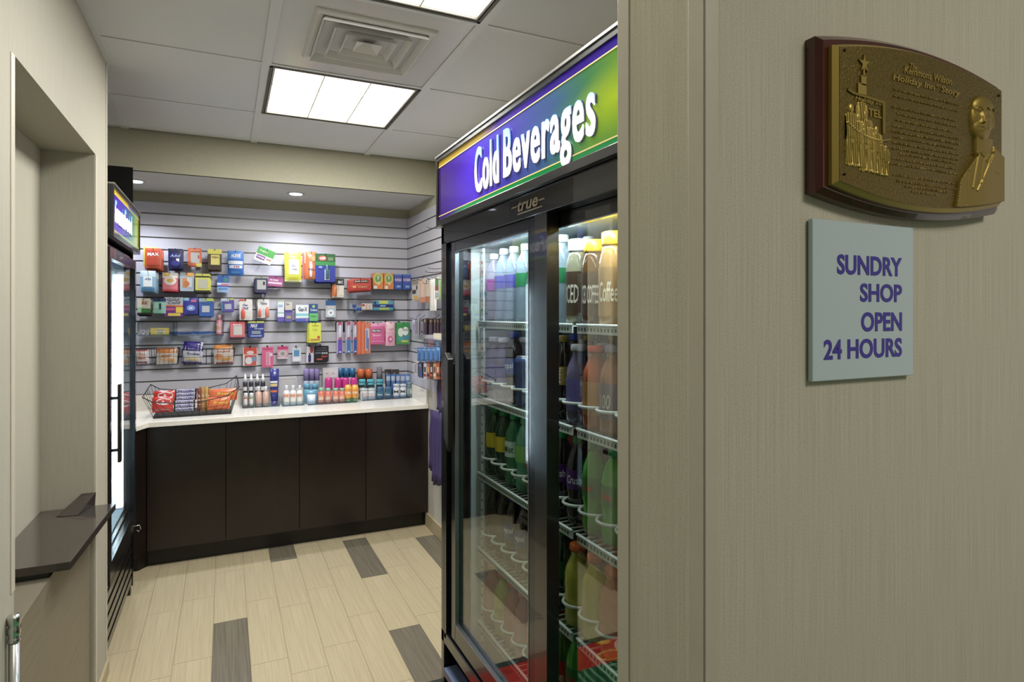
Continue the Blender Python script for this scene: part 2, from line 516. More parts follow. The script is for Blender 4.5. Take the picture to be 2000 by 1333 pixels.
# ---------------- left wall with the alcove
z0o, z1o, ya, yb = 0.0, 2.05, 1.742, 2.70
mb = MB()
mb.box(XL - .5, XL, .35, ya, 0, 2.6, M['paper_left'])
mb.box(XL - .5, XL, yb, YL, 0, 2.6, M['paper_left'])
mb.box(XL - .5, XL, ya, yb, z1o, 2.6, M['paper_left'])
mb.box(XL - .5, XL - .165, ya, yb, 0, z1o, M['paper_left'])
wl = mb.build('wall_left'); struct(wl)
struct(MB().box(XL - .006, XL + .0022, ya - .026, ya + .001, .83, z1o - .002, M['guard']).build('trim_2', bev=.001))
struct(MB().box(XL - .006, XL + .0022, yb - .001, yb + .028, .0, z1o - .002, M['guard']).build('trim_3', bev=.001))
struct(MB().box(XL - .005, XL + .0025, YL - .022, YL + .002, 0, HC, M['guard']).build('trim_4', bev=.001))
struct(MB().box(XL - .002, XL + .009, YL - .24, YL + .004, 0, .06, C('#a89a7c', .5)).build('baseboard_left', bev=.002))
struct(MB().box(-1.4, -1.3, YL, 4.7, 0, 2.6, M['paint']).build('wall_side'))
# steel front and black counter in the alcove
t = empty('alcove_counter', (XL, 2.3, 0)); tag(t, 'brushed steel cabinet in the left alcove under the dark worktop', 'cabinet')
MB().box(-.16, -.014, ya - 2.3 + .004, yb - 2.3 - .004, 0.0, .712, M['steel']).build('steel_panel', t)
MB().box(-.16, -.02, 2.13 - 2.3, yb - 2.3 - .004, .712, .728, M['black']).build('sub_frame', t)
ct = MB().prism([(-.60, 2.115), (-.401, 2.115), (-.372, 2.695), (-.601, 2.695)], .7285, .752, M['granite'], 'z').build('worktop', bev=.0012)
tag(ct, 'dark slanted worktop slab jutting out of the left wall alcove', 'countertop')
wd = MB(); wd.add([(-.524, 2.763 - .07, .7525), (-.472, 2.69, .7525), (-.438, 2.695, .7525), (-.535, 2.598, .7535), (-.470, 2.585, .7535), (-.478, 2.6975, .800), (-.434, 2.6975, .800)],
       [(3, 4, 6, 5), (4, 2, 6), (3, 0, 5), (0, 2, 6, 5), (3, 4, 2, 0)], M['granite'])
tag(wd.build('upstand_block'), 'small dark wedge block on the far end of the alcove worktop', 'block')
# chrome pull
t = empty('chrome_post', (-.4235, 1.69, 0)); tag(t, 'vertical chrome tube with ribbed cap at the lower left edge', 'post')
MB().lathe([(.0105, 0), (.0105, .735)], M['chrome'], 20).build('tube', t)
MB().lathe([(.012, 0.735), (.0125, 0.739), (.012, 0.743), (.0112, 0.744), (.0112, 0.750), (.0125, 0.752), (.0125, 0.766), (.0105, 0.770), (.0105, 0.772), (.0125, 0.774), (.0125, 0.788), (.011, 0.794), (.004, 0.796)], M['chrome'], 20).build('cap', t)

# ---------------- wall with the sign, its jamb and corner guards
mb = MB().box(XJ, 3.2, YJ0, YJ1, 0, 2.6, M['paper'])
wf = mb.build('wall_front'); struct(wf)
th = .0016
g = MB(); g.box(XJ - th, XJ + .001, YJ0 - th, YJ0 + .0195, 0, HC, M['guard']); g.box(XJ - th, XJ + .0150, YJ0 - th, YJ0 + .001, 0, HC, M['guard'])
struct(g.build('trim_5', bev=.0014))
g = MB(); g.box(XJ - th, XJ + .001, YJ1 - .0185, YJ1 + th, 0, HC, M['guard']); g.box(XJ - th, XJ + .019, YJ1 - .001, YJ1 + th, 0, HC, M['guard'])
struct(g.build('trim_6', bev=.0014))
# far hall boundary behind the camera
struct(MB().box(-3, 3.2, -2.7, -2.6, 0, 2.6, M['paint']).build('wall_hall'))

# ---------------- SUNDRY SHOP sign: frosted glass plate
t = empty('wall_sign', (.564, YJ0, 1.397)); tag(t, 'frosted pale blue glass sign reading SUNDRY SHOP OPEN 24 HOURS', 'sign')
m, nt, b = nodes('frosted_glass'); b.inputs['Base Color'].default_value = rgb('#b3c5ca'); b.inputs['Roughness'].default_value = .32; b.inputs['Coat Weight'].default_value = .25
b.inputs['Subsurface Weight'].default_value = 0
fgm = m
MB().box(-.074, .074, -.0065, -.0015, 0, .151, fgm).build('glass_plate', t, bev=.0008)
MB().box(-.066, .066, -.0014, 0, .01, .14, C('#9aa6a8', .6)).build('adhesive_back', t)
pur = C('#2c1a92', .35)
for i, (s, xa, ya_, yb_) in enumerate((('SUNDRY', 1635, 503, 540), ('SHOP', 1680, 557, 593), ('OPEN', 1682, 611, 648), ('24 HOURS', 1609, 661, 701))):
    Yp = YJ0 - .0067
    X0, _ = onY(xa, ya_, Yp); X1, Zt = onY(1761.5, ya_ - (1 if i else -1), Yp); _, Zb = onY(1761.5, (541, 591, 647, 697)[i], Yp)
    mb = MB(); text_solid(mb, s, X0 - .564, X1 - .564, Zb - 1.397, Zt - 1.397, -.0069, pur, .0003, .028, 4)
    o = mb.build('lettering', t, fix=False)

# ---------------- bronze plaque on a mahogany board
wood = noise_mat('mahogany', '#35100a', '#561d12', (30, 30, 6), .22, .03, 5, coat=.5)
bronze = noise_mat('stippled_bronze', '#5e4e1e', '#75632a', (420, 420, 420), .38, .5, 2, .0012, metal=.75)
bronze_hi = C('#a8914a', .38, .7)
bronze_rel = C('#85712f', .42, .65)
pl = empty('plaque', (.6325, YJ0, 1.642)); tag(pl, 'arched bronze memorial plaque with portrait relief on a mahogany board', 'plaque')
def arch(x0, x1, z0, z1, bul, n=18):
    pts = []
    for i in range(n + 1):
        s = i / n; pts.append((x0 + (x1 - x0) * s, z0 - bul * (1 - (2 * s - 1) ** 2)))
    for i in range(n + 1):
        s = i / n; pts.append((x1 + (x0 - x1) * s, z1 + bul * (1 - (2 * s - 1) ** 2)))
    return pts
mb = MB()
def frustum(mb, o0, o1, ya_, yb_, mat):
    n = len(o0)
    mb.add([(p[0], ya_, p[1]) for p in o0] + [(p[0], yb_, p[1]) for p in o1],
           [list(range(n)), list(range(2 * n - 1, n - 1, -1))] + [(i, i + n, (i + 1) % n + n, (i + 1) % n) for i in range(n)], mat)
b0 = arch(-.1445, .1425, -.071, .072, .0150)
mb.prism(b0, -.0105, 0, wood)
b1 = arch(-.1400, .138, -.0665, .0675, .0150)
frustum(mb, b1, b0, -.0155, -.0105, wood)
mb.build('wooden_board', pl)
p0 = arch(-.1335, .1315, -.0645, .0625, .0150)
p1 = arch(-.1285, .1305, -.0610, .0600, .0145)
mb = MB(); mb.prism(p0, -.0195, -.0155, bronze_hi)
frustum(mb, p1, p0, -.0230, -.0195, bronze_hi)
mb.build('plate_edge', pl)
p2 = arch(-.1285, .1305, -.0610, .0600, .0145)
MB().prism(p2, -.02345, -.0228, bronze).build('stippled_field', pl)
for (x, z) in ((-.122, .058), (-.122, -.055), (.125, .054), (.125, -.055)):
    mb = MB(); mb.tube([(x, -.0232, z), (x, -.0246, z)], .0012, C('#2d2310', .4, .5), 10); mb.build('screw', pl)
YF = -.0236
def pxz(x, y):
    X, Z = onY(x, y, YJ0 - .0236); return X - .6325, Z - 1.642
def ptext(s, xa, y_top_a, xb, y_bot_b, y_bot_a, depth, mat, shear=0., bold=.02, name='raised_lettering'):
    a, zt = pxz(xa, y_top_a); _, zb = pxz(xa, y_bot_a); b_, _ = pxz(xb, y_bot_b)
    mb = MB(); text_solid(mb, s, a, b_, zb, zt, YF - .0007, mat, .0009, bold, 2, shear); return mb.build(name, pl, fix=False)
ptext('The', 1776, 123, 1790, 136, 135, .001, bronze_hi, .3)
ptext('Kemmons Wilson', 1765, 128, 1858, 170, 143, .001, bronze_hi, .15)
ptext('Holiday Inn* Story', 1743, 143, 1874, 188, 160, .001, bronze_hi, .15)
# paragraph lines too small to read: rows of tiny raised strokes
rng = random.Random(3)
mb = MB()
rows = [(1745, 1870, 174), (1745, 1870, 187), (1742, 1868, 208), (1752, 1868, 222), (1750, 1860, 234), (1743, 1868, 245), (1743, 1868, 256),
        (1745, 1868, 267), (1743, 1868, 278), (1743, 1868, 289), (1757, 1855, 300), (1743, 1868, 309), (1740, 1866, 319), (1745, 1865, 341), (1752, 1862, 353), (1768, 1845, 364), (1781, 1828, 374)]
for xa, xb, y in rows:
    a, z = pxz(xa, y); b_, _ = pxz(xb, y)
    x = a
    while x < b_:
        for _ in range(rng.randint(2, 7)):
            h = rng.choice((.0014, .0014, .0021)); wdt = rng.uniform(.0006, .0013)
            if rng.random() < .6:
                mb.box(x, x + .0004, YF - .0006, YF + .0004, z - .001, z - .001 + h, bronze_hi)
                mb.box(x, x + wdt, YF - .0006, YF + .0004, z - .001, z - .0006, bronze_hi)
            else: mb.box(x, x + wdt, YF - .0005, YF + .0004, z - .001, z - .001 + h, bronze_hi)
            x += wdt + .0006
        x += .0011
tag(mb.build('paragraph_lines', pl), kind='stuff')
# reliefs as height fields
def relief(name, x0, x1, z0, z1, nx, nz, fn, mat):
    xs = np.linspace(x0, x1, nx); zs = np.linspace(z0, z1, nz)
    Xg, Zg = np.meshgrid(xs, zs)
    H_ = fn(Xg, Zg)
    V = [(float(Xg[j, i]), YF + .0003 - float(H_[j, i]), float(Zg[j, i])) for j in range(nz) for i in range(nx)]
    F = []
    for j in range(nz - 1):
        for i in range(nx - 1):
            if max(H_[j, i], H_[j, i + 1], H_[j + 1, i], H_[j + 1, i + 1]) > 1e-4:
                F.append((j * nx + i, j * nx + i + 1, (j + 1) * nx + i + 1, (j + 1) * nx + i))
    mb_ = MB(); mb_.add(V, F, mat, True)
    return mb_.build(name, pl, fix=False)
def ell(X, Z, cx, cz, rx, rz, h, p=.5):
    q = 1 - ((X - cx) / rx) ** 2 - ((Z - cz) / rz) ** 2
    return h * np.power(np.clip(q, 0, 1), p)
def gau(X, Z, cx, cz, rx, rz, h): return h * np.exp(-((X - cx) / rx) ** 2 - ((Z - cz) / rz) ** 2)
def bust(X, Z):
    hx, hz = .0900, .0225
    x, z = X - hx, Z - hz
    head = ell(x, z, .0008, .003, .0200, .0235, .0052, .42)
    jaw = ell(x, z, -.0005, -.008, .0165, .0165, .0056, .45)
    hair = ell(x, z, .0022, .0120, .0205, .0135, .0062, .4) * (z > .0105 + .10 * x + .0018 * np.sin(x * 500))
    hair = np.maximum(hair, ell(x, z, .0165, .003, .0045, .013, .0045, .5))
    ear = ell(x, z, .0195, -.002, .0028, .0062, .0034)
    m0 = np.maximum.reduce([head, jaw, hair, ear])
    face = m0.copy()
    face += gau(x, z, -.0040, .0005, .0018, .0062, .0020) + gau(x, z, -.0042, -.0036, .0032, .0020, .0018)      # nose
    face -= gau(x, z, -.0100, .0058, .0034, .0018, .0014) + gau(x, z, .0056, .0055, .0036, .0018, .0014)       # eye sockets
    face += gau(x, z, -.0100, .0056, .0017, .0009, .0009) + gau(x, z, .0056, .0053, .0018, .0009, .0009)
    face += gau(x, z, -.0100, .0092, .0038, .0008, .0008) + gau(x, z, .0058, .0092, .0040, .0008, .0008)       # brows
    face -= gau(x, z, -.0030, -.0098, .0052, .0006, .0013)                                                      # mouth
    face += gau(x, z, -.0030, -.0122, .0040, .0012, .0008) + gau(x, z, -.0028, -.0080, .0042, .0009, .0006)
    face += gau(x, z, -.0016, -.0195, .0044, .0030, .0010) + gau(x, z, .0095, -.005, .004, .005, .0008)
    face -= gau(x, z, .0050, -.0085, .0010, .0050, .0006)
    face = np.where(m0 > 0, face, 0)
    neck = np.where((X > .0795 - .02 * (Z + .02)) & (X < .1085) & (Z < .004) & (Z > -.021), .0030 + .0008 * np.sin((X - .0795) / .029 * PI), 0)
    tl = -.0165 - (.0785 - X) * 1.02          # left shoulder line
    tr = -.0035 - (X - .108) * .42            # right shoulder line
    top = np.where(X < .0785, tl, np.where(X > .108, tr, -.012 - .0 * X))
    lx_ = np.where(Z > -.041, .0520, .0520 - (-.041 - Z) * .22)
    sh = np.where((Z < top) & (X > lx_) & (X < .1305), .0030 + .0016 * np.exp(-((X - .09) / .03) ** 2), 0)
    def line(x0, z0, x1, z1, wd_):
        dx, dz = x1 - x0, z1 - z0; L = math.hypot(dx, dz)
        t_ = ((X - x0) * dx + (Z - z0) * dz) / L / L
        dd = np.abs((X - x0) * dz - (Z - z0) * dx) / L
        return np.exp(-(dd / wd_) ** 2) * (t_ > 0) * (t_ < 1)
    det = 1.3 * line(.0800, -.014, .0700, -.052, .0008) + 1.3 * line(.1095, -.008, .0770, -.054, .0008) - 1.2 * line(.0795, -.012, .0905, -.0185, .0007) - 1.3 * line(.1085, -.004, .0910, -.0185, .0007)
    det += .9 * line(.0900, -.0190, .0830, -.046, .0016) - .9 * line(.0640, -.034, .0615, -.070, .0006) - .8 * line(.0905, -.0190, .0965, -.0240, .0008) + .8 * line(.0985, -.0235, .108, -.0120, .0008)
    det -= .6 * line(.108, -.031, .118, -.032, .0007)
    sh = np.where(sh > 0, sh + det * .0009, 0)
    r = np.maximum.reduce([face, neck * (sh <= 0), sh])
    lim = -.0600 - .0145 * (1 - ((X - .001) / .1295) ** 2)
    return np.where((Z > lim) & (r > 0), r, 0)
relief('portrait_relief', .044, .1306, -.074, .050, 150, 215, bust, bronze_rel)
def person(X, Z, cx, base, h, lean=0.):
    x = X - cx; z = (Z - base) / h
    b_ = .13 * h
    r = ell(x, z, 0, .92, .065 * h, .08, .0018)
    torso = np.where((z > .45) & (z < .84) & (np.abs(x) < b_ * (1.05 - .5 * np.clip(z - .7, 0, 1))), .0019 * (1 - (x / b_ / 1.4) ** 2), 0)
    legs = np.where((z > .02) & (z <= .46) & (np.abs(np.abs(x) - .065 * h) < .055 * h), .0014, 0) + 0
    feet = ell(x, z, -.06 * h, .03, .075 * h, .035, .0016) + ell(x, z, .07 * h, .03, .075 * h, .035, .0016)
    arms = np.where((z > .42) & (z < .80) & (np.abs(np.abs(x) - b_ * 1.1 - (.8 - z) * .03 * h) < .035 * h), .0013, 0)
    fold = .0006 * np.sin(x * 2100 + z * 9) * ((torso + legs) > 0)
    return np.maximum.reduce([r, torso, legs, feet, arms]) + fold
def crowd(X, Z):
    r = np.zeros_like(X)
    for cx, bz, h in ((-.1135, -.047, .058), (-.1045, -.047, .050), (-.0945, -.0505, .058), (-.0865, -.0505, .050), (-.0785, -.0510, .046), (-.0715, -.0515, .034), (-.0650, -.0515, .030), (-.099, -.020, .040)):
        r = np.maximum(r, person(X, Z, cx, bz, h))
    # ribbon held across the group
    zc = -.019 + 12 * (X + .080) ** 2 * .6
    r = np.where((np.abs(Z - zc) < .0007) & (X > -.120) & (X < -.060), np.maximum(r, .0024), r)
    return r
relief('ribbon_cutting_relief', -.121, -.058, -.053, .016, 150, 165, crowd, bronze_hi)
mb = MB()
def pq(x, y): return pxz(x, y)
# roadside sign: base frame, tower, star
A = [pq(1655, 172), pq(1665, 180), pq(1727, 199), pq(1727, 262), pq(1722, 262), pq(1722, 203), pq(1664, 184), pq(1655, 178)]
mb.prism(A, YF - .0012, YF + .0002, bronze_rel)
for xa, xb, y0_, y1_ in ((1674, 1690, 166, 183), (1680, 1690, 150, 166), (1684, 1687, 132, 150)):
    a, z = pq(xa, y1_); c, z2 = pq(xb, y0_)
    mb.box(a, c, YF - .0012, YF + .0002, z, z2, bronze_hi)
cx_, cz_ = pq(1686, 125)
st = []
for i in range(10):
    r = .0078 if i % 2 == 0 else .0026
    a = PI / 2 + i * PI / 5; st.append((cx_ + r * math.cos(a), cz_ + r * 1.15 * math.sin(a)))
mb.prism(st[::-1], YF - .0014, YF + .0002, bronze_hi)
a, z = pq(1668, 198); c, z2 = pq(1722, 192)
mb.build('roadside_sign_relief', pl)
ptext('Holiday Inn', 1669, 187, 1723, 216, 198, .001, bronze_hi, .3)
ptext('HOTEL', 1670, 206, 1721, 240, 222, .001, bronze_hi)

# ================================================================== sign graphics
def sign_graphic(name, stops, hi):
    m, nt, b = nodes(name)
    tc = N(nt, 'ShaderNodeTexCoord'); sp = N(nt, 'ShaderNodeSeparateXYZ'); nt.links.new(tc.outputs['Generated'], sp.inputs[0])
    n = N(nt, 'ShaderNodeTexNoise'); n.inputs['Scale'].default_value = 2.2; nt.links.new(tc.outputs['Generated'], n.inputs['Vector'])
    ad = N(nt, 'ShaderNodeMath', operation='MULTIPLY_ADD'); ad.inputs[1].default_value = .16; nt.links.new(n.outputs['Fac'], ad.inputs[0])
    sb = N(nt, 'ShaderNodeMath', operation='SUBTRACT'); sb.inputs[1].default_value = .08; nt.links.new(sp.outputs['X'], sb.inputs[0])
    nt.links.new(sb.outputs[0], ad.inputs[2])
    base = ramp(nt, ad.outputs[0], stops)
    v = N(nt, 'ShaderNodeVectorMath', operation='DISTANCE')
    cb = N(nt, 'ShaderNodeCombineXYZ'); nt.links.new(sp.outputs['X'], cb.inputs[0]); 
    ml = N(nt, 'ShaderNodeMath', operation='MULTIPLY'); ml.inputs[1].default_value = .35; nt.links.new(sp.outputs['Z'], ml.inputs[0]); nt.links.new(ml.outputs[0], cb.inputs[1])
    nt.links.new(cb.outputs[0], v.inputs[0]); v.inputs[1].default_value = (hi, .16, 0)
    f = ramp(nt, v.outputs['Value'], [(0, (1, 1, 1, 1)), (.13, (0, 0, 0, 1))])
    mx = N(nt, 'ShaderNodeMixRGB'); nt.links.new(f, mx.inputs[0]); nt.links.new(base, mx.inputs[1]); mx.inputs[2].default_value = rgb('#a4bd2c')
    nt.links.new(mx.outputs[0], b.inputs['Base Color'])
    nt.links.new(mx.outputs[0], b.inputs['Emission Color']); b.inputs['Emission Strength'].default_value = .30
    b.inputs['Roughness'].default_value = .12
    return m
def letter_mat(name):
    m, nt, b = nodes(name)
    tc = N(nt, 'ShaderNodeTexCoord'); sp = N(nt, 'ShaderNodeSeparateXYZ'); nt.links.new(tc.outputs['Generated'], sp.inputs[0])
    c = ramp(nt, sp.outputs['Z'], [(0, '#e9dcf4'), (.12, '#ffffff'), (.55, '#ffffff'), (.78, '#8fb6ee'), (1, '#6f9de4')])
    nt.links.new(c, b.inputs['Base Color']); nt.links.new(c, b.inputs['Emission Color']); b.inputs['Emission Strength'].default_value = .75
    return m
LET = letter_mat('backlit_letters')
def band(name, stops):
    m, nt, b = nodes(name)
    tc = N(nt, 'ShaderNodeTexCoord'); sp = N(nt, 'ShaderNodeSeparateXYZ'); nt.links.new(tc.outputs['Generated'], sp.inputs[0])
    c = ramp(nt, sp.outputs['X'], stops)
    nt.links.new(c, b.inputs['Base Color']); nt.links.new(c, b.inputs['Emission Color']); b.inputs['Emission Strength'].default_value = .28; b.inputs['Roughness'].default_value = .12
    return m
def sign_box(root, x0, x1, z0, z1, yf, words, graph, up, lo, wrects, depth=.16):
    # the lit header: black case, printed panel with bands and gold lines, letters
    f = .016
    mb = MB()
    mb.box(x0, x1, yf + .012, yf + depth, z0, z1, M['black'])
    mb.box(x0, x0 + f, yf, yf + .012, z0, z1, M['black']); mb.box(x1 - f, x1, yf, yf + .012, z0, z1, M['black'])
    mb.box(x0 + f, x1 - f, yf, yf + .012, z1 - .014, z1, M['black']); mb.box(x0 + f, x1 - f, yf, yf + .012, z0, z0 + .02, M['black'])
    sb = mb.build('sign_box', root, bev=.001)
    MB().box(x0 - .001, x1 + .001, yf - .003, yf + .03, z1, z1 + .006, C('#a8a6a2', .3, .7)).build('top_trim', sb)
    a, b_, c, d = x0 + f, x1 - f, z0 + .02, z1 - .014
    H_ = d - c
    pn = MB().box(a, b_, yf + .006, yf + .010, c, d, graph).build('sign_panel', root)
    MB().box(a, b_, yf + .005, yf + .006, d - .095 * H_, d, up).build('upper_band', pn)
    MB().box(a, b_, yf + .005, yf + .006, c, c + .068 * H_, lo).build('lower_band', pn)
    gold = C('#d8c27a', .4, emit=.4)
    mb = MB(); mb.box(a, b_, yf + .0044, yf + .005, d - .105 * H_, d - .090 * H_, gold); mb.box(a, b_, yf + .0044, yf + .005, c + .062 * H_, c + .076 * H_, gold)
    mb.build('gold_lines', pn)
    lt = None
    shd = C('#241a55', .4)
    mb2 = MB(); mb = MB()
    for s, xa, xb, za, zb in wrects:
        text_solid(mb2, s, xa + .003, xb + .005, za - .004, zb - .001, yf + .0043, shd, .0004, .008, 4, space=1.14)
        text_solid(mb, s, xa, xb, za, zb, yf + .001, LET, .003, .016, 4, space=1.14)
    o = mb.build('lettering', root, fix=False)
    mb2.build('letter_shadow_print', pn, fix=False)
    return pn

# ================================================================== COLD CASE (right)
XF, YFAR, WF, DF = .66, 1.975, 1.37, .76
cf = empty('drinks_fridge', (XF, YFAR, 0), -PI / 2)
tag(cf, 'tall black two-door glass drinks fridge with lit Cold Beverages header', 'fridge')
def lx(y): return YFAR - y
BK, BM = M['black'], M['black_metal']
mb = MB()
mb.box(0, .028, .0, DF, .10, 1.75, BM); mb.box(WF - .028, WF, .0, DF, .10, 1.75, BM)
mb.box(.028, WF - .028, DF - .03, DF, .10, 1.75, BK); mb.box(.028, WF - .028, .05, DF - .03, 1.70, 1.75, BK); mb.box(.028, WF - .028, .05, DF - .03, .10, .16, BK)
mb.box(.0, WF, 0, .05, 1.692, 1.752, BM)           # header rail
mb.box(.028, .05, .0, .07, .38, 1.70, BM)           # jambs
mb.box(WF - .05, WF - .028, .0, .07, .38, 1.70, BM)
mb.box(.0, WF, .0, .07, .36, .40, BM)
mb.box(.0, WF, .06, .10, .0, .36, BK)
mb.build('cabinet', cf, bev=.002)
mb = MB(); mb.box(.029, .045, .09, DF - .04, .16, 1.70, M['interior']); mb.box(WF - .045, WF - .029, .09, DF - .04, .16, 1.70, M['interior'])
mb.box(.045, WF - .045, DF - .045, DF - .031, .16, 1.70, M['interior']); mb.box(.045, WF - .045, .09, DF - .045, 1.685, 1.699, M['interior']); mb.box(.045, WF - .045, .06, DF - .045, .161, .175, M['interior'])
mb.build('liner', cf)
mb = MB()
for i in range(9): mb.box(.03, WF - .03, .045, .06, .06 + i * .034, .06 + i * .034 + .018, BK)
mb.build('grille', cf)
MB().box(.035, .30, -.004, .045, .255, .283, C('#5a6684', .4)).build('blue_bumper', cf, bev=.004)
# doors
glass_m = M['glass']
def door(x0, x1, y0, z0, z1, sl, sr, parent, nm='door', dp=.028):
    mb = MB()
    mb.box(x0, x0 + sl, y0, y0 + dp, z0, z1, BM); mb.box(x1 - sr, x1, y0, y0 + dp, z0, z1, BM)
    mb.box(x0 + sl, x1 - sr, y0, y0 + dp, z1 - .032, z1, BM); mb.box(x0 + sl, x1 - sr, y0, y0 + dp, z0, z0 + .055, BM)
    d = mb.build(nm, parent, bev=.002)
    MB().box(x0 + sl, x1 - sr, y0 + dp * .45, y0 + dp * .45 + .002, z0 + .055, z1 - .032, glass_m).build('glass_pane', d)
    mb = MB(); k = C('#8d949c', .25, .8); e = .003
    mb.box(x0 + sl, x0 + sl + e, y0 - .001, y0 + .012, z0 + .055, z1 - .032, k); mb.box(x1 - sr - e, x1 - sr, y0 - .001, y0 + .012, z0 + .055, z1 - .032, k)
    mb.box(x0 + sl, x1 - sr, y0 - .001, y0 + .012, z1 - .032 - e, z1 - .032, k); mb.box(x0 + sl, x1 - sr, y0 - .001, y0 + .012, z0 + .055, z0 + .055 + e, k)
    mb.build('gasket', d)
    return d
d1 = door(lx(1.890), lx(1.293), .006, .405, 1.692, .036, .034, cf)
d2 = door(lx(1.300), lx(.66), .038, .405, 1.692, .020, .04, cf, dp=.015)
MB().box(lx(1.293), lx(1.232), .004, .036, .405, 1.692, BK).build('centre_post', cf)
# handle: slanted-top black plate standing off the left stile
hm = MB().prism([(lx(1.885), 1.06), (lx(1.845), 1.02), (lx(1.845), 1.315), (lx(1.875), 1.335), (lx(1.89), 1.31)], -.022, -.002, C('#15120f', .35))
hm.box(lx(1.885), lx(1.86), -.004, .008, 1.08, 1.30, BK)
hm.build('handle', d1, bev=.003)
# maker's badge on the header rail
gm = C('#9a9078', .3, .8)
mb = MB(); za, zb = 1.712, 1.738
xa, xb = lx(onX(1012, 404, XF)[0]), lx(onX(1052, 396, XF)[0])
text_solid(mb, 'true', xa, xb, za, zb, -.0022, gm, .001, .02, 3, .2)
mb.box(xa - .035, xa - .003, -.002, 0, 1.726, 1.729, gm); mb.box(xb + .003, xb + .03, -.002, 0, 1.722, 1.725, gm); mb.box(xa, xb + .02, -.002, 0, 1.706, 1.7085, gm)
mb.build('maker_badge', cf, fix=False)
# header sign
G1 = sign_graphic('cold_sign_print', [(0, '#38206c'), (.12, '#3f2290'), (.22, '#4a2cc0'), (.42, '#3f3c9c'), (.56, '#3d5a88'), (.66, '#3f7a50'), (.74, '#5f9034'), (.9, '#5a8038')], .755)
U1 = band('cold_upper_band', [(0, '#b09028'), (.27, '#9c8434'), (.36, '#3a1a90'), (1, '#2c0c9c')])
L1 = band('cold_lower_band', [(0, '#3a2372'), (.1, '#3a2b6e'), (.18, '#1f8a48'), (1, '#1d7f45')])
def zx(px, py, X=.645): y, z = onX(px, py, X); return lx(y), z
c0, c1 = zx(926, 370)[0], zx(972, 340)[0]
b0_, b1_ = zx(982, 340)[0], zx(1160, 250)[0]
zlo, zhi = zx(1000, 343)[1], zx(1000, 233)[1]
sign_box(cf, -.012, WF + .012, 1.753, 1.984, -.015, None, G1, U1, L1, [('Cold', c0, c1, 1.803, 1.932), ('Beverages', b0_, b1_, 1.770, 1.932)])
# shelves with perforated price rail
SH = [.425, .672, .925, 1.180, 1.432]
def shelf(x0, x1, z, parent):
    mb = MB(); wm_ = M['white_wire']
    ys, ye = .115, DF - .08
    k = int((x1 - x0) / .024)
    for i in range(k + 1):
        x = x0 + (x1 - x0) * i / k; mb.box(x - .0015, x + .0015, ys, ye, z - .004, z - .001, wm_)
    for y in (ys + .10, ys + .25, ys + .4, ye): mb.box(x0, x1, y - .002, y + .002, z - .008, z - .004, wm_)
    s_ = mb.build('shelf', parent)
    mb = MB(); mb.box(x0, x1, ys - .004, ys, z - .020, z + .002, wm_); mb.tube([(x0, ys - .005, z + .001), (x1, ys - .005, z + .001)], .0035, wm_, 6)
    n = int((x1 - x0) / .014)
    dk_ = C('#4b564e', .6)
    for i in range(n):
        x = x0 + .007 + i * .014; mb.box(x - .0035, x + .0035, ys - .0048, ys - .0042, z - .014, z - .006, dk_)
    mb.build('price_rail', s_)
    return s_
for z in SH:
    shelf(lx(1.915), lx(1.30), z, cf); shelf(lx(1.275), lx(.70), z, cf)
for x, y in ((lx(1.905), .12), (lx(1.287), DF - .06), (lx(1.905), DF - .12)):
    mb = MB(); mb.box(x - .011, x + .011, y, y + .006, .18, 1.68, C('#c9cfcc', .3))
    dk_ = C('#23282a', .6)
    for i in range(46): mb.box(x - .003, x + .003, y - .0008, y, .22 + i * .032, .228 + i * .032, dk_)
    mb.build('perforated_upright', cf)
mb = MB(); mb.box(.06, WF - .06, .085, .125, 1.6835, 1.685, M['interior']); mb.build('light_strip', cf)
l = area('fridge_lamp', (XF + .10, YFAR - WF / 2, 1.683), (0, 0, 0), .03, 1.2, 4.2, (.80, .90, 1))
for yy in (1.60, .99): area('fridge_side_lamp', (XF + .10, yy, 1.681), (0, -.25, 0), .02, .5, 1.6, (.85, .92, 1))
for z in (.16,): pass

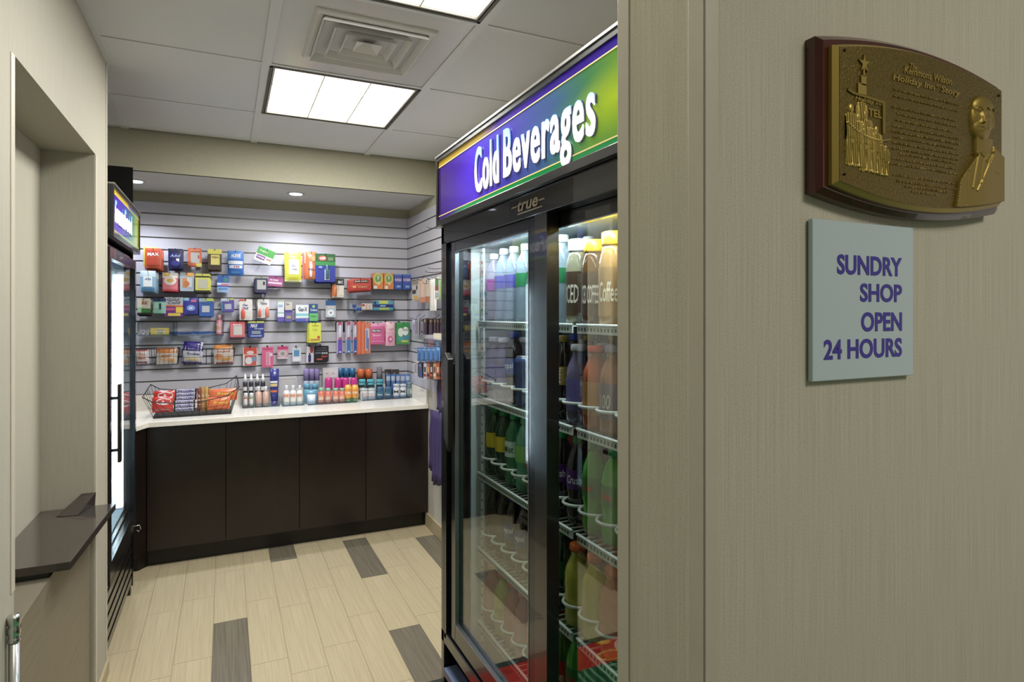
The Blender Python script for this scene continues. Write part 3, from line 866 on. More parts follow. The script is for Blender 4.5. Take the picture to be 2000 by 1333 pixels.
# ---- bottles
def bottle_proto(name, R, Hh, body, cap, label, txt=None, tcol='#ffffff', style='soda', capmat=None, fill=None, txt_v=False):
    t = empty(name, (0, 0, 0))
    bm_ = C(body, .08, alpha=.42, coat=.3) if style == 'water' else C(body, .10, coat=.5)
    n = 12
    if style == 'water':
        prof = [(.6 * R, 0), (.95 * R, .006)]
        for i in range(9):
            z = .02 + i * .012; prof += [(R, z), (.94 * R, z + .006)]
        prof += [(R, Hh * .62), (.98 * R, Hh * .70), (.72 * R, Hh * .82), (.40 * R, Hh * .91), (.38 * R, Hh * .93)]
    elif style == 'soda':
        prof = [(.55 * R, 0), (.9 * R, .008), (R, .03), (R, Hh * .18), (.86 * R, Hh * .28), (.86 * R, Hh * .30), (R, Hh * .40), (R, Hh * .66), (.9 * R, Hh * .75), (.62 * R, Hh * .85), (.38 * R, Hh * .92), (.36 * R, Hh * .94)]
    elif style == 'jar':
        prof = [(.9 * R, 0), (R, .006), (R, Hh * .68), (.82 * R, Hh * .80), (.72 * R, Hh * .87)]
    elif style == 'can':
        prof = [(.8 * R, 0), (R, .008), (R, Hh * .93), (.86 * R, Hh)]
    else:
        prof = [(.85 * R, 0), (R, .01), (R, Hh * .62), (.9 * R, Hh * .72), (.52 * R, Hh * .86), (.5 * R, Hh * .92)]
    MB().lathe(prof, bm_, n).build('bottle_body', t)
    if style == 'can':
        MB().lathe([(.86 * R, Hh), (.84 * R, Hh + .003), (.5 * R, Hh + .001)], C('#b8bcc0', .3, .9), n).build('can_lid', t)
    else:
        cr = .47 * R if style in ('soda', 'water') else (.80 * R if style == 'jar' else .62 * R)
        h0 = Hh * (.925 if style != 'jar' else .86)
        MB().lathe([(cr, h0), (cr * 1.03, h0 + .004), (cr, Hh), (cr * .85, Hh + .002)], C(cap, .4), n).build('cap', t)
    lz = {'soda': (.42, .64), 'water': (.46, .63), 'jar': (.10, .62), 'can': (.08, .9), 'wide': (.18, .58)}[style]
    if label:
        lr = R * 1.012
        mb = MB(); mb.lathe([(lr, Hh * lz[0]), (lr, Hh * lz[1])], C(label, .35), n)
        # remove end discs
        mb.f = [f for f in mb.f if len(f) == 4]; mb.m = mb.m[:len(mb.f)]; mb.sm = mb.sm[:len(mb.f)]
        lb = mb.build('wrap_label', t)
        if txt:
            cm = C(tcol, .4)
            zc = Hh * (lz[0] + lz[1]) / 2; hh = Hh * (lz[1] - lz[0]) * .42
            mb = MB()
            v, f = text2d(txt, .01, 2, .1)
            L = min(1.35, .3 * len(txt))
            P = []
            for a, b_ in v:
                if txt_v: ang = (b_ - .5) * .8; zz = zc + (a - .5) * Hh * (lz[1] - lz[0]) * .85
                else: ang = (a - .5) * L; zz = zc + (b_ - .5) * hh
                # text centred a little towards the near side so it faces the aisle (-y)
                P.append((lr * 1.006 * math.sin(ang), -lr * 1.006 * math.cos(ang), zz))
            mb.add(P, f, cm); mb.build('label_print', lb, fix=False)
    return t
protos = {}
def kill(o):
    for c in list(o.children): kill(c)
    bpy.data.objects.remove(o)
ORD = ['first', 'second', 'third', 'fourth', 'fifth', 'sixth', 'seventh', 'eighth', 'ninth', 'tenth', 'eleventh', 'twelfth', 'thirteenth', 'fourteenth', 'fifteenth']
SHN = ['bottom', 'lower', 'middle', 'upper', 'top']
KIND = {
 'berry': ('berry water bottle with magenta label', 'water_bottle', dict(R=.032, Hh=.225, body='#a8a0b8', cap='#e6ecef', label='#8c3a86', style='water')),
 'blue': ('clear water bottle with violet-blue label', 'water_bottle', dict(R=.032, Hh=.235, body='#9fb0c2', cap='#f0f4f6', label='#4d4c9c', txt='WATER' if 0 else None, style='water')),
 'spring': ('clear water bottle with green and white label', 'water_bottle', dict(R=.032, Hh=.235, body='#a9bcc6', cap='#f2f6f8', label='#2f7d50', style='water')),
 'mocha': ('dark iced coffee bottle with yellow lid', 'coffee_bottle', dict(R=.034, Hh=.205, body='#5a4022', cap='#e0b220', label='#4a3726', txt='ICED COFFEE', tcol='#d8d0c0', style='jar')),
 'latte': ('tan iced coffee bottle with yellow lid', 'coffee_bottle', dict(R=.036, Hh=.215, body='#a5814e', cap='#e4b822', label='#9c7a4c', txt='Coffee', tcol='#e8dcc0', style='jar')),
 'clear': ('pale latte bottle with white lid', 'coffee_bottle', dict(R=.034, Hh=.215, body='#8d8a72', cap='#eef0ea', label='#4a3a2a', txt='ICED', tcol='#d8d0c0', style='jar')),
 'cola': ('dark cola bottle with royal blue label', 'soda_bottle', dict(R=.031, Hh=.220, body='#160d0a', cap='#1e3c8c', label='#26417f', txt='pepsi', tcol='#e8e8f0', style='soda')),
 'colacan': ('silver edged dark blue can', 'drink_can', dict(R=.031, Hh=.150, body='#2b3f6e', cap='#999999', label='#28385f', txt=None, style='can')),
 'vanilla': ('dark cola bottle with tan label', 'soda_bottle', dict(R=.031, Hh=.220, body='#150d08', cap='#8c7436', label='#8a7238', txt='pepsi', tcol='#e8e0c8', style='soda', txt_v=True)),
 'grape': ('grey-violet juice bottle', 'juice_bottle', dict(R=.032, Hh=.20, body='#5d5470', cap='#c8c4cc', label='#5c5490', style='wide')),
 'redjuice': ('orange juice bottle with red cap', 'juice_bottle', dict(R=.033, Hh=.20, body='#a54a24', cap='#c8281e', label='#b0783a', style='wide')),
 'mauve': ('amber juice bottle with mauve cap and label', 'juice_bottle', dict(R=.034, Hh=.205, body='#8d5a3c', cap='#8d80a0', label='#6d5a6a', txt='100', tcol='#c8c0b0', style='wide')),
 'ginger': ('dark green ginger ale bottle with yellow label', 'soda_bottle', dict(R=.031, Hh=.220, body='#123a1c', cap='#178a48', label='#c2a92a', style='soda')),
 'lemonlime': ('green lemon-lime bottle with whitish label', 'soda_bottle', dict(R=.031, Hh=.220, body='#2d6b45', cap='#179050', label='#b8ccc0', txt='Mist', tcol='#1c3c30', style='soda')),
 'limelight': ('pale green soda bottle with lime label', 'soda_bottle', dict(R=.031, Hh=.220, body='#4d8a66', cap='#179050', label='#6fa548', style='soda')),
 'redsoda': ('red fruit soda bottle', 'soda_bottle', dict(R=.031, Hh=.215, body='#a8241c', cap='#c43024', label='#d0483a', txt='FRUIT' if 0 else None, style='soda')),
 'crush': ('dark grape soda bottle with purple label', 'soda_bottle', dict(R=.031, Hh=.220, body='#150a14', cap='#188040', label='#4a1c68', txt='Crush', tcol='#e8e4f0', style='soda')),
 'dew': ('bright green citrus soda bottle', 'soda_bottle', dict(R=.031, Hh=.220, body='#3f9a22', cap='#1b9a58', label='#2f7a30', txt='Dew', tcol='#d02c20', style='soda')),
 'root': ('dark root beer bottle', 'soda_bottle', dict(R=.031, Hh=.215, body='#140c08', cap='#2a2a28', label='#3a2a1c', style='soda')),
 'tea': ('dark green iced tea bottle', 'tea_bottle', dict(R=.031, Hh=.215, body='#10261a', cap='#2a5a34', label='#1f4a2c', style='soda')),
 'lemonade': ('yellow lemonade bottle with orange cap', 'lemonade_bottle', dict(R=.034, Hh=.200, body='#b8b23c', cap='#e0661e', label=None, style='wide')),
 'punch': ('salmon fruit punch bottle with orange cap', 'juice_bottle', dict(R=.034, Hh=.200, body='#b86a4a', cap='#e0661e', label='#b86a52', style='wide')),
 'lipton': ('green tea bottle with red label', 'tea_bottle', dict(R=.033, Hh=.215, body='#3f5a22', cap='#8cae2c', label='#b0281e', txt='Lipton', tcol='#f0e8d8', style='wide')),
}
LX_ = [1.885 - .0765 * i for i in range(8)] + [1.245 - .0785 * i for i in range(7)]
ROWS = {
 4: ['berry', 'blue', 'blue', 'spring', 'spring', 'spring', 'spring', 'clear', 'mocha', 'latte', 'latte', 'latte', 'latte', 'latte', 'latte'],
 3: ['grape', 'grape', 'cola', 'colacan', 'grape', 'cola', 'vanilla', 'grape', 'redjuice', 'mauve', 'mauve', 'mauve', 'mauve', 'mauve', 'mauve'],
 2: ['ginger', 'ginger', 'lemonlime', 'limelight', 'redsoda', 'redsoda', 'crush', 'crush', 'dew', 'dew', 'dew', 'dew', 'dew', 'dew', 'dew'],
 1: ['root', 'root', 'cola', 'cola', 'root', 'tea', 'tea', 'lemonade', 'lemonade', 'punch', 'punch', 'punch', 'punch', 'punch', 'punch'],
 0: ['punch', 'lemonade', 'punch', 'punch', 'redsoda', 'lipton', 'lipton', 'dew', 'tea', 'tea', 'dew', 'dew', 'dew', 'dew', 'dew'],
}
# lanes of door 2 as seen behind the gap: shift so the first stands right behind the post
LX_ = [1.880, 1.803, 1.726, 1.649, 1.572, 1.495, 1.418, 1.340] + [1.262, 1.184, 1.106, 1.028, .950, .872, .794]
for sh, row in ROWS.items():
    for i, kd in enumerate(row):
        desc, nm, kw = KIND[kd]
        kw = {k: v for k, v in kw.items() if v is not None or k == 'label'}
        if kd not in protos: protos[kd] = bottle_proto(nm, **kw)
        for dep in range(3 if i < 12 else 1):
            c = copy_tree(protos[kd])
            c.location = (XF + .155 + dep * .078 + random.uniform(-.002, .002), LX_[i] + random.uniform(-.003, .003), SH[sh] + .0005)
            # turned so the label print faces the shopper at the door
            c.rotation_euler = (0, 0, -PI / 2 + random.uniform(.25, .6))
            if dep == 0: tag(c, f'{desc}, front of {ORD[i]} lane, {SHN[sh]} shelf', 'bottle' if kd != 'colacan' else 'can', 'drinks in the front row of the fridge')
            else: tag(c, f'{desc}, {ORD[dep]} deep in {ORD[i]} lane, {SHN[sh]} shelf', 'bottle' if kd != 'colacan' else 'can', f'{desc}s behind the front row, {ORD[min(i, 12)]} lane, {SHN[sh]} shelf')
for p in protos.values(): kill(p)
# plastic bottle glides: a curved white rail in front of every lane on the lower shelves
arc = [(.0385 * math.sin(a), -.041 * math.cos(a), 0) for a in np.linspace(-1.45, 1.45, 9)]
gme = MB(); gme.tube([(p[0], p[1], .055) for p in arc], .0042, M['white_wire'], 5); gme.box(-.036, -.034, -.01, .12, .0, .04, M['white_wire']); gme = gme.mesh('bottle_glide')
for sh in (0, 1, 2, 3):
    for i in range(14): link('bottle_glide', gme, cf, (lx(LX_[i]), .155, SH[sh] + .001))

# ================================================================== FREEZER (left)
XZ, YZ0, WZ = -.427, 2.955, .80
fz = empty('freezer', (XZ, YZ0, 0), PI / 2)
tag(fz, 'tall black single-door glass freezer with lit Frozen Food header', 'freezer')
mb = MB()
mb.box(0, .03, .03, .70, .06, 1.76, BK); mb.box(WZ - .03, WZ, .03, .70, .06, 1.76, BK); mb.box(.03, WZ - .03, .67, .70, .06, 1.76, BK); mb.box(.03, WZ - .03, .03, .67, 1.72, 1.76, BK); mb.box(.03, WZ - .03, .03, .67, .40, .44, BK)
mb.box(.0, WZ, .035, .06, .04, .40, BK); mb.box(.03, .07, .1, .14, 0, .06, BK); mb.box(WZ - .05, WZ - .015, .02, .06, 0, .06, BK)
mb.build('cabinet', fz, bev=.002)
mb = MB(); mb.box(.03, WZ - .03, .655, .669, .44, 1.72, C('#b6c6d2', .4)); mb.box(WZ - .044, WZ - .031, .05, .655, .44, 1.72, C('#b6c6d2', .4)); mb.box(.031, .044, .05, .655, .44, 1.72, C('#b6c6d2', .4)); mb.box(.044, WZ - .044, .05, .655, .441, .45, C('#b6c6d2', .4))
mb.build('liner', fz)
mb = MB()
mb.box(.0, .035, 0, .03, .36, 1.735, BM); mb.box(WZ - .045, WZ - .005, 0, .03, .36, 1.735, BM); mb.box(.035, WZ - .045, 0, .03, 1.69, 1.735, BM); mb.box(.035, WZ - .045, 0, .03, .36, .43, BM)
dz = mb.build('door', fz, bev=.002)
MB().box(.035, WZ - .045, .012, .014, .43, 1.69, M['glass']).build('glass_pane', dz)
yh = onX(227, 746, XZ + .05)[0] - YZ0
mb = MB(); mb.box(.018, .050, -.034, -.022, .845, 1.168, BK); mb.box(.022, .034, -.022, 0, .89, .902, BK); mb.box(.022, .034, -.022, 0, 1.105, 1.117, BK)
mb.build('handle', dz, bev=.002)
mb = MB(); MBx = mb
mb.box(WZ - .09, WZ - .055, .05, .09, .47, 1.66, M['led']); mb.build('light_strip', fz)
area('freezer_lamp', (XZ - .10, YZ0 + WZ - .10, 1.06), (PI / 2, 0, 0), .06, 1.1, 4.5, (.80, .91, 1))
area('freezer_lamp', (XZ - .10, YZ0 + .08, 1.06), (-PI / 2, 0, 0), .06, 1.1, 3, (.80, .91, 1))
for i in range(6):
    zz = .055 + i * .052
    MB().box(.02, WZ - .02, .018, .035, zz, zz + .036, BK).build('louver_slat', fz, bev=.002)
mb = MB(); mb.box(0, WZ, .0, .035, .36 - .012, .36 - .002, BM); mb.build('lower_lip', fz)
mb = MB(); mb.tube([(WZ - .004, .01, .34), (WZ + .002, -.015, .345), (WZ + .004, -.02, .325), (WZ + .002, -.012, .31), (WZ - .004, -.002, .32)], .003, M['chrome'], 6); mb.build('latch_ring', fz)
for z in (.62, .83, 1.04, 1.25, 1.46):
    mb = MB()
    for i in range(26): mb.box(.05 + i * .027, .053 + i * .027, .10, .64, z - .003, z, M['white_wire'])
    mb.box(.05, WZ - .05, .097, .101, z - .016, z + .004, M['white_wire'])
    mb.build('shelf', fz)
G2 = sign_graphic('frozen_sign_print', [(0, '#4a22a0'), (.2, '#4a28b0'), (.5, '#3a4c98'), (.72, '#3f8a60'), (.9, '#96a83c'), (1, '#a8a040')], .9)
U2 = band('frozen_upper_band', [(0, '#d0b030'), (.5, '#c8ac34'), (.6, '#5a5aa0'), (1, '#6f8c50')])
L2 = band('frozen_lower_band', [(0, '#c8b050'), (.15, '#3a3a70'), (.3, '#2a9a50'), (1, '#3fa040')])
def fy(px, X=XZ + .012): return onX(px, 420, X)[0] - YZ0
sign_box(fz, .0, WZ + .06, 1.775, 1.992, -.012, None, G2, U2, L2, [('Frozen', fy(226.5), fy(243.8), 1.842, 1.935), ('Food', fy(245), fy(258.5), 1.842, 1.935)])
# black filler panel beside the freezer up to the soffit
tag(MB().box(-1.2, -.452, 3.835, 3.855, 0, 2.245, M['black']).build('filler_panel'), 'tall flat black panel behind the freezer header', 'panel')
# frozen goods on the freezer shelves
cols = ['#c05a30', '#e0d8c8', '#3f62a0', '#b83a34', '#7f9a50', '#d8a040']
nfz = 0
for zi, z in enumerate((.62, .83, 1.04, 1.25, 1.46)):
    for j in range(2):
        o = MB()
        x = .08 + j * .27
        o.box(-.11, .11, -.02, .02, 0, .13 - .02 * j, C(cols[(zi * 2 + j) % 6], .5)); o.box(-.10, .10, -.0205, -.02, .04, .08, C('#e8e8e4', .5))
        b_ = o.build('frozen_meal_box', bev=.002)
        b_.rotation_euler = (0, 0, PI / 2); b_.location = (XZ - .16, YZ0 + x + .08, z + .0005)
        nfz += 1
        tag(b_, f'{["orange","white","blue","red","green","yellow"][(zi * 2 + j) % 6]} frozen meal box, {["near","far"][j]} one on the {["lowest","second","third","fourth","top"][zi]} freezer shelf', 'frozen food')

# ================================================================== base cabinets + counter
ZC0, ZC = .8125, .8400
ct = MB().prism([(-1.25, YB), (-1.25, 3.90), (-.452, 3.90), (-.40, 4.02), (XR - .001, 4.02), (XR - .001, YB)], ZC0, ZC, M['quartz'], 'z').build('worktop', bev=.0015)
tag(ct, 'long speckled white quartz worktop with a chamfered left corner', 'countertop')
MB().box(-1.25, XR - .014, YB - .014, YB - .001, ZC + .0002, .938, M['quartz']).build('backsplash', ct)
MB().box(XR - .013, XR - .001, 4.04, YB - .001, ZC + .0002, .938, M['quartz']).build('side_splash', ct)
seams = [-.408, 0.0, .418, .831, XR - .002]
cabl = ['dark brown base cabinet next to the freezer', 'dark brown base cabinet second from the freezer', 'dark brown base cabinet second from the right wall', 'dark brown base cabinet against the right wall']
for i in range(4):
    x0, x1 = seams[i], seams[i + 1]
    t = empty('base_cabinet', ((x0 + x1) / 2, 4.05, 0)); tag(t, cabl[i], 'cabinet', 'dark base cabinets under the counter')
    a, b_ = x0 - (x0 + x1) / 2, x1 - (x0 + x1) / 2
    MB().box(a + .001, b_ - .001, .004, .50, .10, ZC0 - .001, M['espresso']).build('carcass', t)
    MB().box(a + .0018, b_ - .0018, -.016, .003, .105, ZC0 - .004, M['espresso']).build('door', t, bev=.001)
    MB().box(a, b_, .045, .06, 0, .10, C('#120c0a', .4)).build('toe_kick', t)
t = empty('corner_cabinet', (-.43, 4.0, 0)); tag(t, 'dark angled end cabinet tucked behind the freezer', 'cabinet')
MB().prism([(-.80, .45), (-.80, -.06), (-.03, -.06), (.0205, .035), (.0205, .45)], .10, ZC0 - .001, M['espresso'], 'z').build('carcass', t)
MB().prism([(-.80, .45), (-.80, .0), (-.02, .04), (.021, .095), (.021, .45)], .0, .10, C('#120c0a', .4), 'z').build('toe_kick', t)
MUTE[0] = 1

# ================================================================== hanging goods
YS = YB   # face of the back slats
def bulge(kind, w_, h_, d, x, z):
    # half thickness of a pouch at local x in [-w/2,w/2], z in [-h,0]
    u, v = 2 * x / w_, 2 * (z + h_ / 2) / h_
    u, v = max(-1, min(1, u)), max(-1, min(1, v))
    if kind == 'pouch': return .0008 + (d / 2) * (1 - abs(u) ** 3.0) * (1 - abs(v) ** 5)
    return d / 2
def pack_mesh(kind, w_, h_, d, body, seed=0):
    mb = MB(); mat = C(body, .38 if kind != 'pouch' else .28, coat=.2)
    if kind == 'pouch':
        nx, nz = 8, 10
        rr = random.Random(seed)
        for s in (-1, 1):
            P = []
            for j in range(nz + 1):
                for i in range(nx + 1):
                    x = -w_ / 2 + w_ * i / nx; z = -h_ + h_ * j / nz
                    P.append((x, s * bulge(kind, w_, h_, d, x, z), z))
            F = [(j * (nx + 1) + i, j * (nx + 1) + i + 1, (j + 1) * (nx + 1) + i + 1, (j + 1) * (nx + 1) + i) for j in range(nz) for i in range(nx)]
            if s > 0: F = [f[::-1] for f in F]
            mb.add(P, F, mat, True)
        # crimped ends
        for z0 in (-h_, 0):
            P = [(-w_ / 2 + w_ * i / 12, .0012 * (1 if i % 2 else -1), z0 + dz) for i in range(13) for dz in (0, .006 if z0 < 0 else -.006)]
            mb.add(P, [(2 * i, 2 * i + 2, 2 * i + 3, 2 * i + 1) for i in range(12)], mat)
    elif kind == 'card':
        r = min(w_, h_) * .08
        pts = []
        for cx, cz, a0 in ((w_ / 2 - r, -h_ + r, -90), (w_ / 2 - r, -r, 0), (-w_ / 2 + r, -r, 90), (-w_ / 2 + r, -h_ + r, 180)):
            for k in range(4):
                a = math.radians(a0 + 30 * k); pts.append((cx + r * math.cos(a), cz + r * math.sin(a)))
        mb.prism(pts, -d / 2, d / 2, mat)
    else:
        mb.box(-w_ / 2, w_ / 2, -d / 2, d / 2, -h_, 0, mat)
    return mb.mesh('pack', fix=kind != 'pouch')
def print_mesh(kind, w_, h_, d, layers):
    mb = MB(); k = 0
    f = lambda x, z: -bulge(kind, w_, h_, d, x, z)
    for L in layers:
        k += 1; e = -.0004 * k - .0002
        if L[0] == 'r':
            _, a, b_, c, e2, col = L   # x0,z0(top),x1,z1(bottom) as fractions
            n = 6 if kind == 'pouch' else 1
            P = []
            for j in range(n + 1):
                for i in range(n + 1):
                    x = (-.5 + a + (c - a) * i / n) * w_; z = -(b_ + (e2 - b_) * j / n) * h_
                    P.append((x, f(x, z) + e, z))
            mb.add(P, [(j * (n + 1) + i, (j + 1) * (n + 1) + i, (j + 1) * (n + 1) + i + 1, j * (n + 1) + i + 1) for j in range(n) for i in range(n)], C(col, .35))
        elif L[0] == 'e':
            _, cx, cz, rx, rz, col = L
            P = [((cx - .5) * w_, f((cx - .5) * w_, -cz * h_) + e, -cz * h_)]
            for t in range(16):
                a = 2 * PI * t / 16; x = (cx - .5 + rx * math.cos(a)) * w_; z = -(cz + rz * math.sin(a)) * h_
                P.append((x, f(x, z) + e, z))
            mb.add(P, [(0, 1 + (t + 1) % 16, 1 + t) for t in range(16)], C(col, .35))
        elif L[0] == 't':
            _, s, a, b_, c, e2, col = L[:7]
            text_solid(mb, s, (-.5 + a) * w_, (-.5 + c) * w_, -e2 * h_, -b_ * h_, e, C(col, .4), 0, .03, 1, L[7] if len(L) > 7 else 0, fn=f)
        elif L[0] == 'b':    # raised blister / bottle shape standing on a card
            _, a, b_, c, e2, col = L
            x0, x1, z0, z1 = (-.5 + a) * w_, (-.5 + c) * w_, -e2 * h_, -b_ * h_
            r = (x1 - x0) / 2; cx = (x0 + x1) / 2
            mb.lathe([(r * .75, z0), (r, z0 + .003), (r, z0 + (z1 - z0) * .7), (r * .6, z0 + (z1 - z0) * .82), (r * .5, z1)], C(col, .2, coat=.4), 8, (cx, f(cx, z0) - .004), 1, .5)
    return mb.mesh('printed_front', fix=False)
def hooktube(mb, y0, y1, r=.0016):
    mb.tube([(0, y0, -.012), (0, y0 - .01, -.014), (0, y1 + .02, -.014), (0, y1, -.006)], r, M['black_wire'], 5)
hookn = 0
def hang(kind, rect, prot, body, layers, label, name='hanging_pack', cat='packet', n=1, d=None, tilt=0., hook=True, sp=None, jit=.004, back=None):
    x0, y0, x1, y1 = rect
    Yf = YS - prot
    X0, Zt = onY(x0, y0, Yf); X1, Zb = onY(x1, (y1 + y0) / 2, Yf)
    _, Zt = onY((x0 + x1) / 2, y0, Yf); _, Zb = onY((x0 + x1) / 2, y1, Yf)
    w_, h_ = X1 - X0, Zt - Zb
    if tilt:
        h_ *= .84
    d = d or {'pouch': .014, 'card': .0022, 'box': .02}[kind]
    me = pack_mesh(kind, w_, h_, d, body, int(x0)); pm = print_mesh(kind, w_, h_, d, layers)
    me2 = pack_mesh(kind, w_, h_, d, back, 1) if back else me
    sp = max(sp or 0, d * 1.02 + .003, .009)
    if n > 1: sp = max(sp, (prot - .035 - d) / (n - 1) * .9)
    rr = random.Random(int(x0 * 7 + y0))
    for i in range(n):
        if i and i * sp + d * 1.2 > prot - .003: break
        o = link(name, me if i == 0 or not back else me2, None, (((X0 + X1) / 2) + (rr.uniform(-jit, jit) * 1.5 if i else 0), Yf + d / 2 + .001 + i * sp, Zt - (.0022 * min(i, 4) + rr.uniform(0, jit) * .8 if i else 0)))
        o.rotation_euler = (0, tilt + (rr.uniform(-.03, .03) if i else 0), 0)
        link('printed_front', pm if not (i and back) else print_mesh(kind, w_, h_, d, []), o)if not (i and back) else None
        if i == 0: tag(o, label if n == 1 else f'{label}, front one', cat, f'packs of {label}' if n > 1 else None)
        else: tag(o, f'{label}, {ORD[i]} from front', cat, f'packs of {label}')
    if hook:
        hm = MB(); hm.tube([(0, 0, 0), (0, -prot - .006, 0), (0, -prot - .014, .008)], .0017, M['black_wire'], 5); hm.box(-.006, .006, 0, .002, -.012, .014, M['black_wire'])
        h = hm.build('peg_hook', loc=((X0 + X1) / 2, YS - .0022, Zt - .007))
        tag(h, f'peg hook of {label}', 'hook', 'peg hooks on the back slatwall')
R, Ee, T, B = 'r', 'e', 't', 'b'
W = '#e9e9ec'
hang('pouch', (283, 485, 315, 524), .20, '#c8502a', [(R, .1, .1, .9, .26, '#b83c20'), (T, 'MAX', .15, .22, .85, .38, W), (R, .12, .45, .88, .85, '#b83c1c')], 'orange-red pouches with yellow ones behind', n=6, d=.01, jit=.006, sp=.022)
hang('pouch', (279.5, 483, 308, 521), .08, '#d6c53a', [], 'yellow pouch peeking out left of the orange-red ones', d=.012, hook=False)
hang('pouch', (328.5, 486, 357, 524), .16, '#22245c', [(R, 0, 0, 1, .18, '#14163a'), (T, 'Advil', .12, .28, .85, .44, '#8f9ad0', .3), (R, .55, .5, .75, .68, W), (Ee, .5, .75, .3, .14, '#32368a')], 'navy blue pouches in the top row', n=5, d=.008, sp=.02)
hang('card', (367, 485, 394, 519), .12, '#d8643a', [(R, .2, .25, .85, .85, '#b7b4b0'), (R, .72, .4, .82, .6, '#c0392b'), (R, .6, .86, 1, 1, '#d8ce48'), (R, .15, .06, .85, .18, '#e0835a')], 'orange card with grey window and yellow corner', n=2, jit=.003)
hang('card', (406.5, 487, 433, 526), .16, '#4a3322', [(R, 0, 0, 1, .24, '#d9cf3c'), (R, .2, .28, .85, .78, '#d8c860'), (T, 'TYLENOL', .25, .36, .8, .46, '#4a3a1c'), (R, .1, .84, .9, .92, '#2a1a12')], 'yellow and brown pain relief cards in the top row', n=5, sp=.016)
hang('pouch', (444.5, 490, 476, 539), .10, '#2563b0', [(R, .02, .0, .98, .34, '#4a86d0'), (T, 'ALEVE', .2, .13, .8, .27, '#e6d8d4'), (R, .05, .40, .95, .54, '#d5dbe6'), (R, .1, .58, .92, .70, '#cfd8ea'), (T, 'PM', .38, .60, .72, .68, '#a03a5a'), (Ee, .5, .86, .3, .05, '#3f80c8')], 'large bright blue pack hanging in the top row', d=.024)
hang('card', (505, 487, 540, 520), .12, '#e3dfd8', [(R, 0, 0, 1, .5, '#3a9a34'), (T, 'Organic', .12, .18, .6, .32, '#d8f0d0'), (R, .08, .56, .58, .84, '#7a4a8c'), (T, 'Lozenge', .12, .62, .55, .78, W), (R, .64, .62, .95, .7, '#c08a7a')], 'tilted green and white card hanging by itself', tilt=.38, jit=0)
hang('pouch', (556.5, 492, 589, 550), .14, '#dfe023', [(R, .24, .26, .84, .76, '#eef0d8'), (T, 'Wet', .4, .42, .62, .52, '#5a5a9a', .3), (T, 'Ones', .42, .54, .72, .62, '#5a5a9a', .3), (R, 0, .955, 1, 1, '#f4f4b0'), (Ee, .54, .06, .25, .02, '#f2f280')], 'tall bright yellow wet wipe pouch', d=.03, n=2, sp=.035)
hang('pouch', (597, 492, 619, 545), .16, '#d4763c', [(T, 'Mini', .35, .45, .62, .58, W), (R, .36, .36, .56, .92, '#e8e0e0'), (T, 'Wipes', .2, .6, .8, .72, '#5a3a6a'), (Ee, .72, .25, .2, .1, '#e0a85c')], 'orange wipe pouch right of the yellow one', d=.02)
hang('pouch', (591, 494, 611, 546), .12, '#d8684a', [(R, .2, .0, .4, .4, '#f0d0c0'), (R, .55, .0, .7, .35, '#f0d8c8')], 'salmon pouch half hidden behind the orange wipe pouch', d=.02, hook=False)
hang('card', (616, 496, 655, 551), .16, '#1c2f9a', [(R, 0, 0, 1, .28, '#1a5a26'), (R, 0, .28, 1, .42, '#1f8a3c'), (Ee, .35, .16, .2, .09, '#d8562a'), (T, 'OFF!', .22, .11, .5, .22, W, .2), (R, .62, .12, .9, .24, '#6a8a50'), (R, .46, .56, .70, .93, '#c8d0d8'), (B, .50, .38, .68, .9, '#3f6a80'), (T, 'OFF', .5, .62, .66, .7, '#d03020'), (Ee, .25, .48, .1, .04, '#8aa0e0')], 'green and blue insect repellent card', n=3, sp=.02)
# second row
hang('pouch', (273.5, 529, 304, 569), .20, '#8ab6d8', [(R, .0, .0, 1, .3, '#c4dcea'), (R, .2, .28, .78, .78, '#e8eef0'), (T, 'Alka', .28, .34, .7, .46, '#5a8ab8', .3), (R, .1, .82, .95, .97, '#4a8ab8')], 'light blue fizzy tablet pouches', n=7, d=.009, sp=.022, jit=.005)
hang('card', (317.5, 533, 347, 569), .14, '#e07480', [(R, 0, 0, 1, .28, '#e6e0da'), (R, .05, 0, .45, .2, '#d8b45c'), (Ee, .5, .44, .42, .24, '#ead8d0'), (Ee, .5, .42, .22, .10, '#d8b030'), (R, 0, .9, 1, 1, '#c83a48')], 'pink card with yellow oval logo', n=5, sp=.014)
hang('card', (351.5, 533, 379, 569), .14, '#a9b4c4', [(R, .42, 0, .95, .2, '#e0a040'), (R, .18, .3, .55, .8, '#d8862c'), (R, .5, .26, .85, .8, '#c6ccd4'), (Ee, .45, .6, .22, .16, '#c8702a')], 'pale grey card with an orange panel', n=3, sp=.014)
hang('card', (381.5, 535, 410, 571), .16, '#d4cf40', [(R, 0, .0, 1, .12, '#c8c430'), (R, 0, .12, 1, .2, '#2f2c1a'), (R, .18, .3, .85, .8, '#b9b7a0'), (R, 0, .9, 1, 1, '#2a2618')], 'yellow and black card with grey window', n=5, sp=.015)
hang('card', (424, 538, 447, 571), .10, '#2a62b4', [(R, 0, .45, 1, .58, '#c8d4e4'), (R, .35, .5, .95, .62, '#d06a80'), (Ee, .72, .28, .2, .14, '#3f8a8a'), (R, .0, .7, 1, 1, '#8fb0d0'), (R, .12, .76, .88, .86, '#4a80c0')], 'small blue card hanging under the large blue pack', n=2)
hang('card', (498, 541, 523, 572), .14, '#2b2c55', [(R, 0, 0, 1, .1, '#8a8f80'), (R, .16, .2, .86, .8, '#b2b0ac'), (R, .62, .3, .78, .52, '#2a2a2c')], 'dark navy card with grey window right of the gap', n=4, sp=.014)
